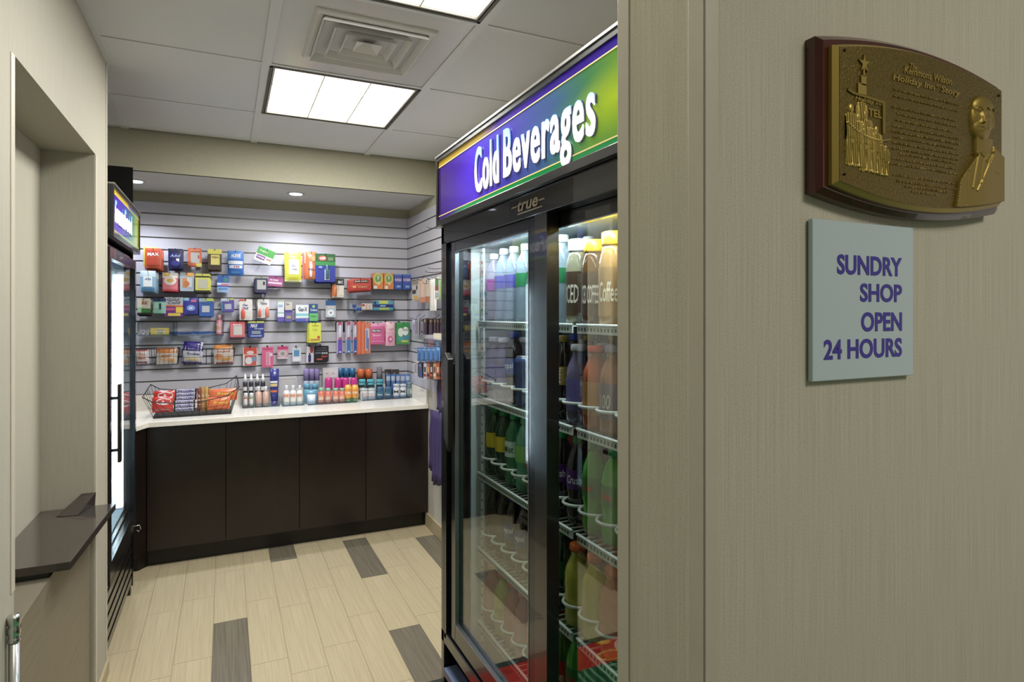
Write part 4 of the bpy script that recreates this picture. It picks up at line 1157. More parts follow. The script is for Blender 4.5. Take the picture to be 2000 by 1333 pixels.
hang('card', (525, 540, 553, 563), .12, '#b04a8c', [(R, 0, 0, 1, .2, '#8a3478'), (T, 'MUCINEX', .1, .32, .7, .5, W), (R, .0, .6, .95, .78, '#e8c8dc'), (R, .1, .84, 1, .96, '#c06aa0')], 'magenta and white card beside the yellow wipes', n=2, tilt=.08)
hang('card', (649, 545, 672, 581), .14, '#d6d0c8', [(R, 0, 0, 1, .35, '#2a2624'), (R, 0, .36, .35, .95, '#c86a28'), (B, .08, .3, .38, .95, '#d8742a'), (R, .5, .45, .95, .9, '#d8cdb8'), (T, 'BIC', .5, .1, .9, .26, W)], 'black topped card with an orange lighter', n=3, sp=.014)
hang('pouch', (683, 544, 724, 572), .18, '#c03a2c', [(R, .2, .14, .88, .36, '#2a1816'), (T, 'Jack Links', .23, .18, .85, .32, '#e8d8c8'), (R, .0, .55, 1, .62, '#d85a3c'), (T, 'Original', .35, .66, .8, .78, '#e0c090'), (Ee, .2, .7, .09, .09, '#d8a060')], 'red dried snack pouches tilted on their hook', n=6, d=.008, sp=.02, tilt=-.06, jit=.006)
# third row
hang('card', (268.5, 583, 294, 615), .16, '#cfc8b4', [(R, 0, .55, .5, .85, '#8fbf9a'), (R, .3, .62, 1, .88, '#3a7a3c'), (R, 0, .88, 1, 1, '#1c2420'), (T, 'EZ', .35, .2, .8, .36, '#8a3a30')], 'cream and green card nearest the freezer in the third row', n=5, sp=.014)
hang('card', (299, 583, 324, 612), .16, '#7fb8a6', [(R, 0, 0, 1, .22, '#1f2f5c'), (R, .48, .35, .62, .75, '#20242c'), (R, .1, .3, .4, .7, '#9accb8')], 'teal card with a navy top in the third row', n=5, sp=.014)
hang('card', (321, 581, 358, 619), .12, '#7a2c8a', [(R, 0, 0, 1, .4, '#c0c4d0'), (T, 'Gold', .1, .04, .8, .2, '#4a4a60', .2), (T, 'Cold', .15, .2, .85, .36, '#4a4a60', .2), (R, 0, .40, 1, .47, '#e07a3a'), (R, .6, .5, 1, .8, '#e8c01c'), (R, .05, .54, .55, .68, '#c8508a'), (R, .2, .82, .85, .96, '#d8c02c')], 'purple yellow and silver cold tablet card', n=2)
hang('pouch', (359, 582, 387, 614), .14, '#3a3a9a', [(R, .0, 0, .35, .18, '#7ab0c0'), (R, .5, .12, .85, .26, '#d05a8a'), (Ee, .5, .62, .3, .18, '#7a9ad8'), (T, 'ex', .35, .54, .65, .7, '#d8e0f8', .3)], 'violet-blue pouch with a pale oval', n=4, d=.009, sp=.018)
hang('card', (389, 583, 416, 618), .14, '#2a5aa8', [(R, .5, 0, 1, .16, '#b8c848'), (R, .0, .0, .5, .2, '#9ab0c0'), (R, .2, .42, .75, .78, '#b4b8c0')], 'blue card with lime corner and grey window', n=4, sp=.015)
hang('card', (432, 583, 457, 614), .12, '#5a4aa0', [(R, 0, 0, .6, .22, '#c0c8d0'), (R, .65, 0, 1, .14, '#a8b848'), (R, .25, .42, .78, .82, '#aab0c0'), (R, 0, .3, .1, .95, '#3f8ab0')], 'violet card with grey window standing alone in the third row', n=2, tilt=-.03)
hang('card', (468, 585, 493, 625), .14, '#e2dcd8', [(T, 'Chap', .2, .22, .65, .36, '#3a3a8a', .3), (T, 'Stick', .2, .36, .7, .5, '#3a3a8a', .3), (R, .0, .0, .5, .08, '#d05040'), (B, .1, .45, .42, .95, '#d4503c'), (R, .5, .6, .9, .9, '#d8d4cc')], 'white lip balm card with a red tube', n=3, sp=.014)
hang('card', (503.5, 585, 526, 621), .12, '#e6e2e0', [(T, 'Visine', .2, .14, .8, .3, '#3a3a6a'), (B, .05, .5, .32, .95, '#e0684a'), (B, .65, .4, .98, .98, '#e27a58'), (R, .4, .5, .6, .9, '#c8cce0')], 'white eye drop card with coral bottles', n=2)
hang('card', (636, 587, 656, 620), .10, '#b9c6d2', [(R, 0, 0, 1, .3, '#2a62a4'), (R, .2, .36, .8, .45, '#e8d8c8'), (Ee, .5, .74, .33, .2, '#eceef0'), (Ee, .5, .74, .12, .06, '#8a8aa0')], 'blue card with a round white floss case', n=1)
# fourth row
hang('card', (450, 629, 478, 662), .14, '#d86a70', [(R, .0, .0, 1, .1, '#d04a50'), (R, .22, .24, .82, .78, '#c8c4c0'), (R, 0, .9, 1, 1, '#4a2a3a'), (T, 'BAND', .2, .12, .8, .22, W)], 'red-pink card with grey window in the fourth row', n=4, sp=.014)
hang('card', (484.5, 628, 516, 660), .12, '#25348c', [(R, 0, 0, 1, .1, '#c8cc4a'), (T, 'MAX', .15, .16, .6, .38, W, .3), (T, 'Strength', .4, .40, .95, .52, '#c8d0e8'), (R, .22, .58, .78, .78, '#8a98a8'), (R, .15, .84, .85, .94, '#8a9ad8')], 'dark blue maximum strength card', n=2)
hang('card', (604, 631, 627, 669), .14, '#dbe01e', [(R, .25, .12, .8, .18, '#a8b010'), (R, .68, .68, .9, .8, '#d04a2a'), (R, .1, .82, .9, .92, '#c8882a'), (T, 'Lip', .3, .3, .7, .42, '#b0b820')], 'lime yellow card in the fourth row', n=3, sp=.016)
def brush(rect, colr, label):
    hang('card', rect, .07, '#c9c4e0', [(R, .15, 0, .85, .12, '#cf5a7a'), (R, .2, .42, .85, .56, '#d05a78'), (B, .25, .1, .8, .5, '#dcdcec'), (R, .1, .56, .9, 1, colr), (Ee, .5, .95, .2, .02, '#e4e4f4')], label, name='toothbrush_pack', cat='toothbrush', n=2, sp=.012, d=.004)
brush((659, 629, 669.5, 691), '#6a4ab4', 'purple toothbrush pack, leftmost of three')
brush((676, 629, 686, 690), '#3f78b0', 'teal-blue toothbrush pack, middle of three')
brush((689.5, 629, 699, 690), '#3f62b4', 'blue toothbrush pack, rightmost of three')
hang('card', (655, 628, 677, 646), .02, '#141416', [], 'black backing card behind the purple toothbrush', hook=False)
hang('pouch', (700, 628, 713, 692), .16, '#dc6a40', [(R, .3, 0, .42, 1, '#c85028'), (R, .65, 0, .75, 1, '#e89068')], 'orange flosser packs left of the pink pouch', n=4, d=.006, sp=.03, jit=.004)
hang('pouch', (711, 630, 724, 691), .14, '#d8805c', [(R, .2, .2, .8, .9, '#c8c4dc'), (R, .35, .25, .5, .85, '#4a68b0'), (R, .55, .5, .7, .9, '#5a4a90')], 'orange edged pack with blue brushes inside', n=2, d=.008)
hang('pouch', (723, 632, 752, 673), .14, '#e0609c', [(R, .0, .0, 1, .14, '#e890b8'), (R, .12, .28, .72, .42, '#3a2a38'), (T, 'PERSONNA', .15, .3, .7, .4, W), (T, 'Razor', .2, .5, .75, .62, '#f0b8d4'), (R, .05, .84, .95, .87, '#f0a8cc')], 'hot pink razor pouch', n=4, d=.014, sp=.03)
hang('pouch', (754, 629, 772, 676), .16, '#e6a8bc', [(R, .2, .05, .9, .4, '#eec4cc'), (T, 'SOFT', .3, .28, .85, .36, '#b04a70'), (Ee, .45, .72, .28, .14, '#d05a8c'), (Ee, .5, .72, .12, .06, '#f0c8d8')], 'pale pink clear wrapped pouch', n=2, d=.02, sp=.026)
hang('pouch', (775, 630, 801, 673), .14, '#4f9a5e', [(R, .0, 0, 1, .25, '#1f8a3c'), (Ee, .3, .45, .2, .2, '#d8e4d8'), (Ee, .65, .4, .22, .2, '#dfe8e4'), (T, 'PICKS', .45, .3, .85, .4, '#a03050'), (R, .1, .65, .5, .85, '#4aa0a0'), (R, .5, .6, .9, .85, '#3f8aa0'), (Ee, .6, .86, .3, .06, '#b8d040')], 'green and white floss pick pouch', n=3, d=.014, sp=.026)
# fifth row cards on short black clips
def clip(rect_c, Y=.03):
    pass
hang('card', (474.5, 679, 503, 715), .05, '#e4e0e0', [(R, .05, 0, .95, .38, '#d84a3a'), (Ee, .5, .28, .25, .1, '#f0d8d0'), (R, .12, .42, .92, .98, '#d8584a'), (Ee, .4, .72, .25, .2, '#dfe0e4'), (R, .6, .5, .95, .75, '#8a98c0')], 'red and white first aid card with a white pad', n=1)
hang('card', (511.5, 678, 534, 718), .05, '#dc5a8a', [(R, .1, .08, .9, .14, '#b83a6a'), (R, .35, .25, .75, .9, '#e49ab4'), (R, .5, .3, .54, .85, '#a0506a'), (R, .68, .3, .92, .46, '#e0d0dc')], 'tall pink card with tweezers', n=1)
hang('card', (541.5, 677, 563, 701), .05, '#e08ab0', [(R, 0, 0, 1, .25, '#cf3a78'), (Ee, .5, .6, .38, .3, '#c8c0c0'), (Ee, .5, .6, .2, .16, '#98948c'), (R, .05, .9, .95, 1, '#f0d8e4')], 'small pink card with hair ties', n=1)
hang('card', (571, 679, 588, 707), .06, '#cfd2da', [(R, .18, .2, .8, .62, '#4f92bc'), (R, .1, .7, .9, .95, '#dcdfe6')], 'clear pack with a light blue square', n=1)
hang('card', (599, 677, 613, 709), .06, '#d8d2da', [(R, .5, 0, .9, .4, '#c04a58'), (B, .2, .4, .6, .95, '#2a2f78'), (R, .1, .05, .4, .3, '#e4e0e8')], 'slim white and red card beside the black one', n=2)
hang('card', (614.5, 676, 642, 707), .08, '#14141a', [(R, .1, .12, .85, .16, '#6a6a78'), (R, .1, .26, .9, .31, '#5a5a68'), (T, 'SOS', .5, .40, .92, .52, W), (R, .05, .42, .45, .47, '#7a90a8'), (T, 'READY', .5, .62, .95, .72, '#d84a3a'), (R, .15, .8, .55, .88, '#d84a48')], 'black rounded card with white and red lettering', n=3, sp=.012)

# ---- boxes on small shelves of the back wall
def wall_shelf(x0, x1, y, dep, label, mat=None, lip=.012):
    Yf = YS - dep
    X0, Z = onY(x0, y, Yf); X1, _ = onY(x1, y, Yf)
    _, Z = onY((x0 + x1) / 2, y, Yf)
    mb = MB(); mt = mat or M['acrylic']
    mb.box(X0, X1, Yf, YS - .001, Z, Z + .003, mt)
    mb.box(X0, X1, Yf - .002, Yf, Z, Z + lip, mt); mb.box(X0, X0 + .002, Yf, YS - .001, Z + .003, Z + .09, mt); mb.box(X1 - .002, X1, Yf, YS - .001, Z + .003, Z + .09, mt)
    o = mb.build('display_shelf'); tag(o, label, 'shelf', 'small display shelves hooked on the slatwall')
    return Z + .0035
def onshelf(kind, rect, dep, Zb, body, layers, label, name='product_box', cat='box', d=.03, rows=1):
    x0, y0, x1, y1 = rect
    Yf = YS - dep
    X0, _ = onY(x0, y0, Yf); X1, _ = onY(x1, y0, Yf); _, Zt = onY((x0 + x1) / 2, y0, Yf)
    w_, h_ = X1 - X0 - .001, Zt - Zb
    me = pack_mesh(kind, w_, h_, d, body); pm = print_mesh(kind, w_, h_, d, layers)
    for i in range(rows):
        o = link(name, me, None, ((X0 + X1) / 2, Yf + d / 2 + i * (d + .002), Zb + h_)); link('printed_front', pm, o)
        tag(o, label if i == 0 else f'{label}, second one standing behind', cat)
z = wall_shelf(726, 804, 567, .11, 'dark edged display shelf with orange and blue boxes near the corner', C('#30323c', .3), .006)
for i, (a, b_) in enumerate(((728, 749), (750, 769))):
    onshelf('box', (a, 534, b_, 567), .10, z, '#e0812c', [(Ee, .5, .33, .42, .34, '#ccd05a'), (Ee, .5, .33, .3, .26, '#6f9a4c'), (T, 'V', .38, .12, .62, .42, '#e8e4d8'), (T, 'C', .4, .5, .64, .72, '#f0e8e0'), (R, .08, .78, .4, .96, '#e8ded8')], f'orange vitamin box, {["left","right"][i]} of two on the corner shelf', rows=2)
for i, (a, b_) in enumerate(((770, 785.5), (786.5, 803))):
    onshelf('box', (a, 536, b_, 567), .10, z, '#2f58b0', [(R, 0, 0, 1, .1, '#5a80c8'), (Ee, .5, .36, .45, .18, '#7a5ab0'), (T, 'CLARITIN' if 0 else 'FLONASE', .08, .28, .92, .44, '#e0e0f0'), (R, .3, .72, .8, .86, '#8ab0d8')], f'blue allergy medicine box, {["left","right"][i]} of two on the corner shelf', rows=2)
z = wall_shelf(541, 627, 630.5, .11, 'clear shelf with four white and blue stomach remedy boxes')
onshelf('box', (542, 587, 555, 630), .10, z, '#e2e6ee', [(R, 0, 0, 1, .06, '#b8c8a0'), (R, .1, .2, .8, .3, '#9ab8d8'), (R, 0, .55, 1, .58, '#7abfb8'), (R, 0, .76, 1, 1, '#6a5ab8')], 'tall slim white box with purple foot')
onshelf('box', (556.5, 590, 571, 630), .10, z, '#6f60b0', [(R, 0, 0, 1, .4, '#cfc6b8'), (T, 'Eye', .15, .06, .6, .18, '#4a4a60'), (R, .2, .7, .8, .82, '#b8a860'), (R, 0, .42, 1, .5, '#4a3f98')], 'beige and violet box second on the clear shelf')
onshelf('box', (577.5, 596, 603, 630), .10, z, '#e8ecf0', [(T, 'Gas-X', .18, .12, .9, .38, '#3a3a48'), (R, 0, .5, 1, .64, '#86ccd4'), (R, .2, .64, 1, .76, '#d8eef0'), (R, 0, .78, 1, 1, '#5f6ac0'), (Ee, .85, .88, .08, .06, '#c878c0')], 'white box with turquoise bands on the clear shelf')
onshelf('box', (604, 594, 621, 630), .11, z, '#2a4f94', [(R, 0, .52, 1, .95, '#5fc06a'), (Ee, .5, .14, .16, .08, '#a8cc4a'), (T, 'Colace', .1, .26, .95, .4, '#d8e4f0'), (R, .2, .66, .8, .7, '#2a8a50')], 'blue and green box at the right of the clear shelf')
z = wall_shelf(682, 770, 608, .10, 'clear shelf with blue tape rolls and bandage boxes')
onshelf('box', (706.5, 593, 727.5, 608), .08, z, '#dcd2cc', [(Ee, .15, .25, .14, .16, '#c0392b'), (R, .4, .2, .5, .9, '#d8a088'), (R, .7, .2, .8, .9, '#d8a088'), (R, .05, .85, .95, .98, '#8a6a5a')], 'white bandage box with red dot')
onshelf('box', (728.5, 588, 768, 608), .09, z, '#4aa0b8', [(R, .3, 0, .75, .3, '#c8d048'), (R, 0, .36, 1, .66, '#20307c'), (R, .35, .44, .62, .58, '#8ac0d8'), (R, .3, .7, .8, .95, '#b8c840'), (Ee, .1, .2, .07, .14, '#26367c')], 'long turquoise box with navy band and yellow diamond')
for i, (a, t_, z2) in enumerate(((690, 594, 0), (692, 601, 0), (700, 601, 0))):
    X_, _ = onY(a + 3, t_, YS - .08)
    mb = MB(); mb.lathe([(.0135, 0), (.0135, .022)], C('#2f62b8', .4), 16); mb.lathe([(.006, .0221), (.009, .0223)], C('#c8d8ee', .4), 12)
    o = mb.build('tape_roll', loc=(X_, YS - .06 - .028 * (i % 2), z + (.0226 if i == 0 else 0)))
    o.location.x = (X_ if i else o.location.x)
    tag(o, ['blue tape roll stacked on top of another', 'blue tape roll at the left under the top one', 'blue tape roll beside the bandage box'][i], 'tape')
z = wall_shelf(268, 345, 656, .11, 'clear shelf beside the freezer with a yellow box')
onshelf('box', (294, 641, 330, 656), .10, z, '#d8c244', [(R, .25, .15, .8, .85, '#cfcfae'), (T, 'Preparation', .3, .2, .75, .44, '#4a4a3a'), (T, 'Cream', .35, .54, .7, .76, '#4a4a3a')], 'long yellow ointment box with pale label')
for i, (a, t_, h_) in enumerate(((271, 650, .02), (279, 645, .035), (287, 648, .026))):
    onshelf('box', (a - 3, t_, a + 4, 656), .09, z, '#c4c4cc', [(R, .2, .2, .8, .5, '#8a8aa0'), (R, .1, .7, .9, .9, '#e4e4ea')], f'tiny clear travel box, {ORD[i]} from the freezer', d=.018)
z = wall_shelf(338, 437, 656.5, .11, 'clear shelf with blue combs and a pink bottle')
for i in range(7):
    X_, _ = onY(346 + i * 10.5, 652, YS - .09)
    mb = MB(); a = .085; hh = .014
    mb.box(-a / 2, a / 2, -.002, .002, 0, .008, C('#2a5a9c', .35))
    for k in range(14): mb.box(-a / 2 + k * .006, -a / 2 + k * .006 + .003, -.0015, .0015, .008, .018, C('#2a5a9c', .35))
    o = mb.build('pocket_comb', loc=(X_, YS - .035 - .011 * (i % 6), z + .001)); o.rotation_euler = (0, random.uniform(-.10, .0), random.uniform(-.25, .25))
    o.location.z += .006
    tag(o, f'blue pocket comb lying on the clear shelf, {ORD[i]} from the left', 'comb', 'blue combs on the clear shelf')

def bottle(px, ytop, Zb, Ypos, wpx, parts_, label, name='bottle', cat='bottle', flat=1., n=14):
    """parts_: list of (part, colour, [(radius fraction, height fraction)...], roughness)"""
    X_, Zt = onY(px, ytop, Ypos)
    Xa, _ = onY(px - wpx / 2, ytop, Ypos); Xb, _ = onY(px + wpx / 2, ytop, Ypos)
    r = (Xb - Xa) / 2; h_ = Zt - Zb
    t = empty(name, (X_, Ypos, Zb)); tag(t, label, cat)
    for pn, col, prof, ro in parts_:
        mb = MB(); mat = col if not isinstance(col, str) else C(col, ro, coat=.3)
        mb.lathe([(r * a, h_ * b_) for a, b_ in prof], mat, n, (0, 0), 1, flat)
        mb.build(pn, t)
    return t, r, h_
def blabel(t, r, h_, z0, z1, col, flat=1., txt=None, tcol='#ffffff', ang=1.0, tz=None, vert=False):
    # label wrapped on the front half
    mb = MB(); P = []; n = 8; rr = r * 1.015
    for i in range(n + 1):
        a = -ang + 2 * ang * i / n - .3
        P += [(rr * math.sin(a), -rr * flat * math.cos(a) - .0004, h_ * z0), (rr * math.sin(a), -rr * flat * math.cos(a) - .0004, h_ * z1)]
    mb.add(P, [(2 * i, 2 * i + 2, 2 * i + 3, 2 * i + 1) for i in range(n)], C(col, .4))
    if txt:
        v, f = text2d(txt, .03, 1, 0)
        Q = []
        tz = tz or (z0 + .3 * (z1 - z0), z1 - .3 * (z1 - z0))
        for a_, b_ in v:
            if vert: a_, b_ = (b_ - .5) * .8 + .5, a_
            a = (a_ - .5) * ang * 1.5 - .3
            Q.append((rr * 1.01 * math.sin(a), -rr * 1.01 * flat * math.cos(a) - .0008, h_ * (tz[0] + (tz[1] - tz[0]) * b_)))
        mb.add(Q, f, C(tcol, .4))
    mb.build('label', t, fix=False)
t, r, h_ = bottle(428, 615, z, YS - .07, 13, [('body', '#e88aa0', [(.9, 0), (1, .04), (1, .66), (.55, .76)], .3), ('cap', '#d89aac', [(.62, .76), (.62, .98), (.5, 1)], .3)], 'pink stomach remedy bottle on the clear shelf')
blabel(t, r, h_, .12, .60, '#f0c0c8', txt='Bis', tcol='#d8a030')

# ---- wire baskets with snack bags on the back wall
def wire_basket(X0, X1, Yf, Yb_, Z0, Z1, label, out=.03, n=9, name='wire_basket'):
    t = empty(name, ((X0 + X1) / 2, Yb_, Z0)); tag(t, label, 'basket')
    cx = (X0 + X1) / 2; a, b_ = X0 - cx, X1 - cx; yf, yb_ = Yf - Yb_, 0.0; H_ = Z1 - Z0
    wr_ = M['black_wire']
    mb = MB(); mb.tube([(a, yb_, H_), (a, yf - out, H_), (b_, yf - out, H_), (b_, yb_, H_)], .0024, wr_, 5, True); mb.build('rim', t)
    mb = MB(); mb.tube([(a + .01, yb_, 0), (a + .01, yf, 0), (b_ - .01, yf, 0), (b_ - .01, yb_, 0)], .002, wr_, 5, True)
    for i in range(n + 1):
        x = a + .01 + (b_ - a - .02) * i / n; xr = a + (b_ - a) * i / n
        mb.tube([(xr, yf - out, H_), (x, yf, 0), (x, yb_, 0), (xr, yb_, H_)], .0011, wr_, 4)
    for i in range(1, 5):
        y = yf * i / 5
        for s, e in ((a, a + .01), (b_, b_ - .01)): mb.tube([(s, y, H_), (e, y, 0)], .0011, wr_, 4)
    mb.tube([(a + .005, yf - out * .5, H_ * .5), (b_ - .005, yf - out * .5, H_ * .5)], .0011, wr_, 4)
    mb.build('mesh_wires', t)
    return t
def px_basket(x0, x1, yt, yb_, dep, label):
    Yf = YS - dep
    X0, Zt = onY(x0, yt, Yf); X1, _ = onY(x1, yt, Yf); _, Z0 = onY((x0 + x1) / 2, yb_, Yf); _, Zt = onY((x0 + x1) / 2, yt, Yf)
    wire_basket(X0, X1, Yf + .03, YS - .003, Z0, Zt, label)
    return Z0
def bag(rect, Y, body, layers, label, d=.04, tilt=0, cat='snack bag', name='snack_bag', lean=0.):
    x0, y0, x1, y1 = rect
    X0, _ = onY(x0, y0, Y); X1, _ = onY(x1, y0, Y); _, Zt = onY((x0 + x1) / 2, y0, Y); _, Zb = onY((x0 + x1) / 2, y1, Y)
    w_, h_ = X1 - X0, Zt - Zb
    o = link(name, pack_mesh('pouch', w_, h_, d, body), None, ((X0 + X1) / 2, Y + d / 2, Zt)); link('printed_front', print_mesh('pouch', w_, h_, d, layers), o)
    o.rotation_euler = (lean, tilt, 0); tag(o, label, cat)
    return o
px_basket(262, 349, 682, 714, .13, 'black wire basket of snack bags nearest the freezer')
px_basket(355, 459, 683, 713, .13, 'black wire basket holding the navy cookie bag')
bag((264, 683, 290, 712), YS - .085, '#e2dcd8', [(R, 0, 0, 1, .12, '#c05a60'), (Ee, .4, .4, .3, .18, '#e8b8a0'), (R, .1, .82, .9, .95, '#a04a80'), (T, 'Snack', .2, .5, .8, .66, '#c04a40')], 'white snack bag with pink trim nearest the freezer')
bag((305, 680, 346, 712), YS - .085, '#e4dcd0', [(R, 0, 0, 1, .32, '#e0842c'), (Ee, .4, .62, .25, .18, '#d8b088'), (T, 'mini', .25, .4, .7, .52, '#c85a2a'), (Ee, .72, .75, .16, .12, '#e0a050')], 'orange and white snack bag in the left basket')
bag((359, 668, 398, 711), YS - .085, '#d4d2e0', [(R, 0, 0, 1, .42, '#2b1c7c'), (T, 'Mini', .3, .28, .8, .4, '#8a80c8'), (T, 'Cookies', .2, .48, .85, .6, '#2a2a5c'), (Ee, .3, .78, .13, .09, '#d8c490'), (Ee, .52, .76, .14, .1, '#d8c490'), (Ee, .74, .79, .13, .09, '#d8c490'), (R, 0, .92, 1, 1, '#2f2080')], 'navy and white cookie bag leaning in the right basket', tilt=.09)
bag((417, 674, 455, 711), YS - .085, '#e4d6cc', [(R, 0, 0, 1, .22, '#e8902c'), (T, 'Crackers', .15, .28, .85, .4, '#c85a3a'), (Ee, .25, .62, .2, .16, '#e08a4c'), (Ee, .5, .74, .14, .1, '#d8a050'), (Ee, .75, .74, .14, .1, '#d8a050'), (R, .1, .92, .95, 1, '#c04a3a')], 'orange topped cracker bag in the right basket', tilt=-.03)

# ---- candy basket on the worktop
def topY(px, py): return onZ(px, py, ZC)
xb0, yb0 = topY(303, 813); xb1, yb1 = topY(451, 801)
bt = empty('candy_basket', ((xb0 + xb1) / 2, 4.17, ZC)); tag(bt, 'black wire candy basket with flared sides on the white worktop', 'basket')
a, b_ = xb0 - (xb0 + xb1) / 2, xb1 - (xb0 + xb1) / 2
wr_ = M['black_wire']; hw = .125; H_ = .10
mb = MB(); mb.box(a, b_, -.012 + .0, .26, .0005, .014, C('#15130f', .5)); mb.build('tray_base', bt)
mb = MB()
sag = [(a - .05, -.055, .165 - .03), (a, -.055, .105), (a + (b_ - a) * .3, -.055, .088), (a + (b_ - a) * .6, -.055, .09), (b_ - .02, -.055, .12), (b_ + .045, -.05, .168)]
mb.tube(sag, .003, wr_, 6); back = [(p[0] * .96, .27, p[2] + .04) for p in sag]; mb.tube(back, .003, wr_, 6)
mb.tube([sag[0], back[0]], .003, wr_, 6); mb.tube([sag[-1], back[-1]], .003, wr_, 6)
mb.build('rim', bt)
mb = MB()
def lerp_path(P, s):
    k = s * (len(P) - 1); i = min(int(k), len(P) - 2); f = k - i
    return tuple(P[i][q] * (1 - f) + P[i + 1][q] * f for q in range(3))
for i in range(13):
    s = i / 12; p = lerp_path(sag, s); q = lerp_path(back, s); x = a + (b_ - a) * s
    mb.tube([p, (x, -.012, .006)], .0012, wr_, 4); mb.tube([q, (x, .26, .006)], .0012, wr_, 4)
for i in range(1, 5):
    y = -.055 + .32 * i / 5
    for e, x in ((0, a), (-1, b_)):
        mb.tube([(sag[e][0], y, sag[e][2] + .04 * i / 5), (x, y, .006)], .0012, wr_, 4)
mb.tube([tuple((sag[i][k] * .5 + ((a, a, a + (b_ - a) * .3, a + (b_ - a) * .6, b_, b_)[i], -.012, .006)[k] * .5) for k in range(3)) for i in range(6)], .0012, wr_, 4)
mb.build('mesh_wires', bt)
YC = 4.185
def candy(rect, Y, body, layers, label, d=.025, name='candy_bag', cat='candy', tilt=0.):
    return bag(rect, Y, body, layers, label, d, tilt, cat, name, lean=-.15)
KK = [(Ee, .55, .32, .36, .22, '#e8e4e0'), (T, 'Kit Kat', .26, .2, .84, .44, '#c81f1c', .2), (R, .05, .72, .95, .76, '#e05a4c'), (T, 'Crisp Wafers', .15, .8, .85, .9, '#e8c8c0')]
candy((300, 764, 342, 792), YC + .05, '#d0281e', KK, 'red wafer candy bag at the back of the candy basket')
candy((297, 776, 338, 806), YC + .0, '#d42a20', KK, 'red wafer candy bag at the front left of the candy basket')
for i in range(6):
    y = 760 + i * 7.3; dx = -3 if i > 2 else 0
    Y_ = YC + .075 - i * .014
    o = bag((341 + dx * .6, y, 384 + dx, y + 7.6), Y_, '#3a2a3c', [(R, .08, .08, .92, .92, '#d4d0e6'), (T, 'SNICKERS', .12, .18, .88, .82, '#3e3aa0', .25), (R, 0, 0, .04, 1, '#2f6a3a'), (R, .96, 0, 1, 1, '#2a1c14')], f'purple and white chocolate bar, {ORD[i]} from the top of the stack in the candy basket', .012, 0, 'candy', 'candy_bar')
    o['group'] = 'chocolate bars stacked in the basket'
for i in range(3):
    x = 385 + i * 7.2
    o = bag((x, 757 + (2 - i), x + 7.5, 803), YC + .01 + i * .012, ['#8a3a34', '#c08a3a', '#caa24c'][i], [(T, 'Twix', .15, .25, .8, .4, '#e8d8c0'), (R, .1, .5, .9, .54, '#e8d8b0'), (R, .1, .7, .9, .74, '#d8b070')], f'upright {["red-brown","bronze","gold"][i]} candy bar beside the orange bags', .014, 0, 'candy', 'candy_bar')
    o['group'] = 'upright bars between the stacked and the orange bags'
bag((389, 756, 408, 772), YC + .06, '#8a7420', [(R, .1, .2, .5, .8, '#c8b040'), (R, .6, .1, .9, .6, '#4a5a1c')], 'crumpled gold wrapper bag behind the upright bars', .02, 0, 'candy', 'candy_bag')
RE = [(T, 'Reeses', .28, .3, .9, .52, '#e8d020', .3), (Ee, .3, .75, .18, .08, '#c85a14'), (R, .02, .02, .98, .05, '#f0a060')]
candy((408, 760, 463, 783), YC + .04, '#e8681c', RE, 'orange peanut candy bag at the back right of the candy basket')
candy((404, 777, 449, 801), YC - .0, '#ea6a1e', RE, 'orange peanut candy bag at the front right of the candy basket')

# ---- clear trays and toiletries on the worktop
def tray(x0, x1, y, dep, hgt, label):
    X0, Yf = topY(x0, y); X1, Yf2 = topY(x1, y); Yf = topY((x0 + x1) / 2, y)[1]
    mb = MB(); mt = M['acrylic']; z0 = ZC + .0005
    dep = YB - .0165 - Yf
    mb.box(X0, X1, Yf, Yf + dep, z0, z0 + .003, mt); mb.box(X0, X1, Yf - .002, Yf, z0, z0 + hgt, mt)
    mb.box(X0, X0 + .002, Yf, Yf + dep, z0 + .003, z0 + hgt * 2, mt); mb.box(X1 - .002, X1, Yf, Yf + dep, z0 + .003, z0 + hgt * 2, mt)
    tag(mb.build('acrylic_tray'), label, 'tray', 'clear trays on the worktop'); return Yf
T1 = tray(473, 548, 796.5, .22, .03, 'clear acrylic tray with the dropper bottles')
T2 = tray(551, 596, 793.5, .2, .03, 'clear acrylic tray with three white spray bottles')
T3 = tray(599, 701, 789.5, .28, .03, 'wide clear acrylic tray with orange and magenta bottles')
T4 = tray(704, 806, 781, .26, .03, 'wide clear acrylic tray with blue deodorants')
Zt_ = ZC + .0037
S_BODY = [(.92, 0), (1, .03), (1, .62), (.9, .68)]
def std(px, yt, Y, wpx, body, cap, capf, label, lab=None, txt=None, tcol='#333333', flat=1., cat='bottle', name='bottle', crf=.7, vert=False, lz=(.15, .6)):
    t, r, h_ = bottle(px, yt, Zt_, Y, wpx, [('body', body, [(.92, 0), (1, .03), (1, 1 - capf - .06), (crf * .95, 1 - capf)], .25), ('cap', cap, [(crf, 1 - capf), (crf, .98), (crf * .85, 1)], .3)], label, name, cat, flat)
    if lab: blabel(t, r, h_, lz[0], lz[1], lab, flat, txt, tcol, vert=vert)
    return t
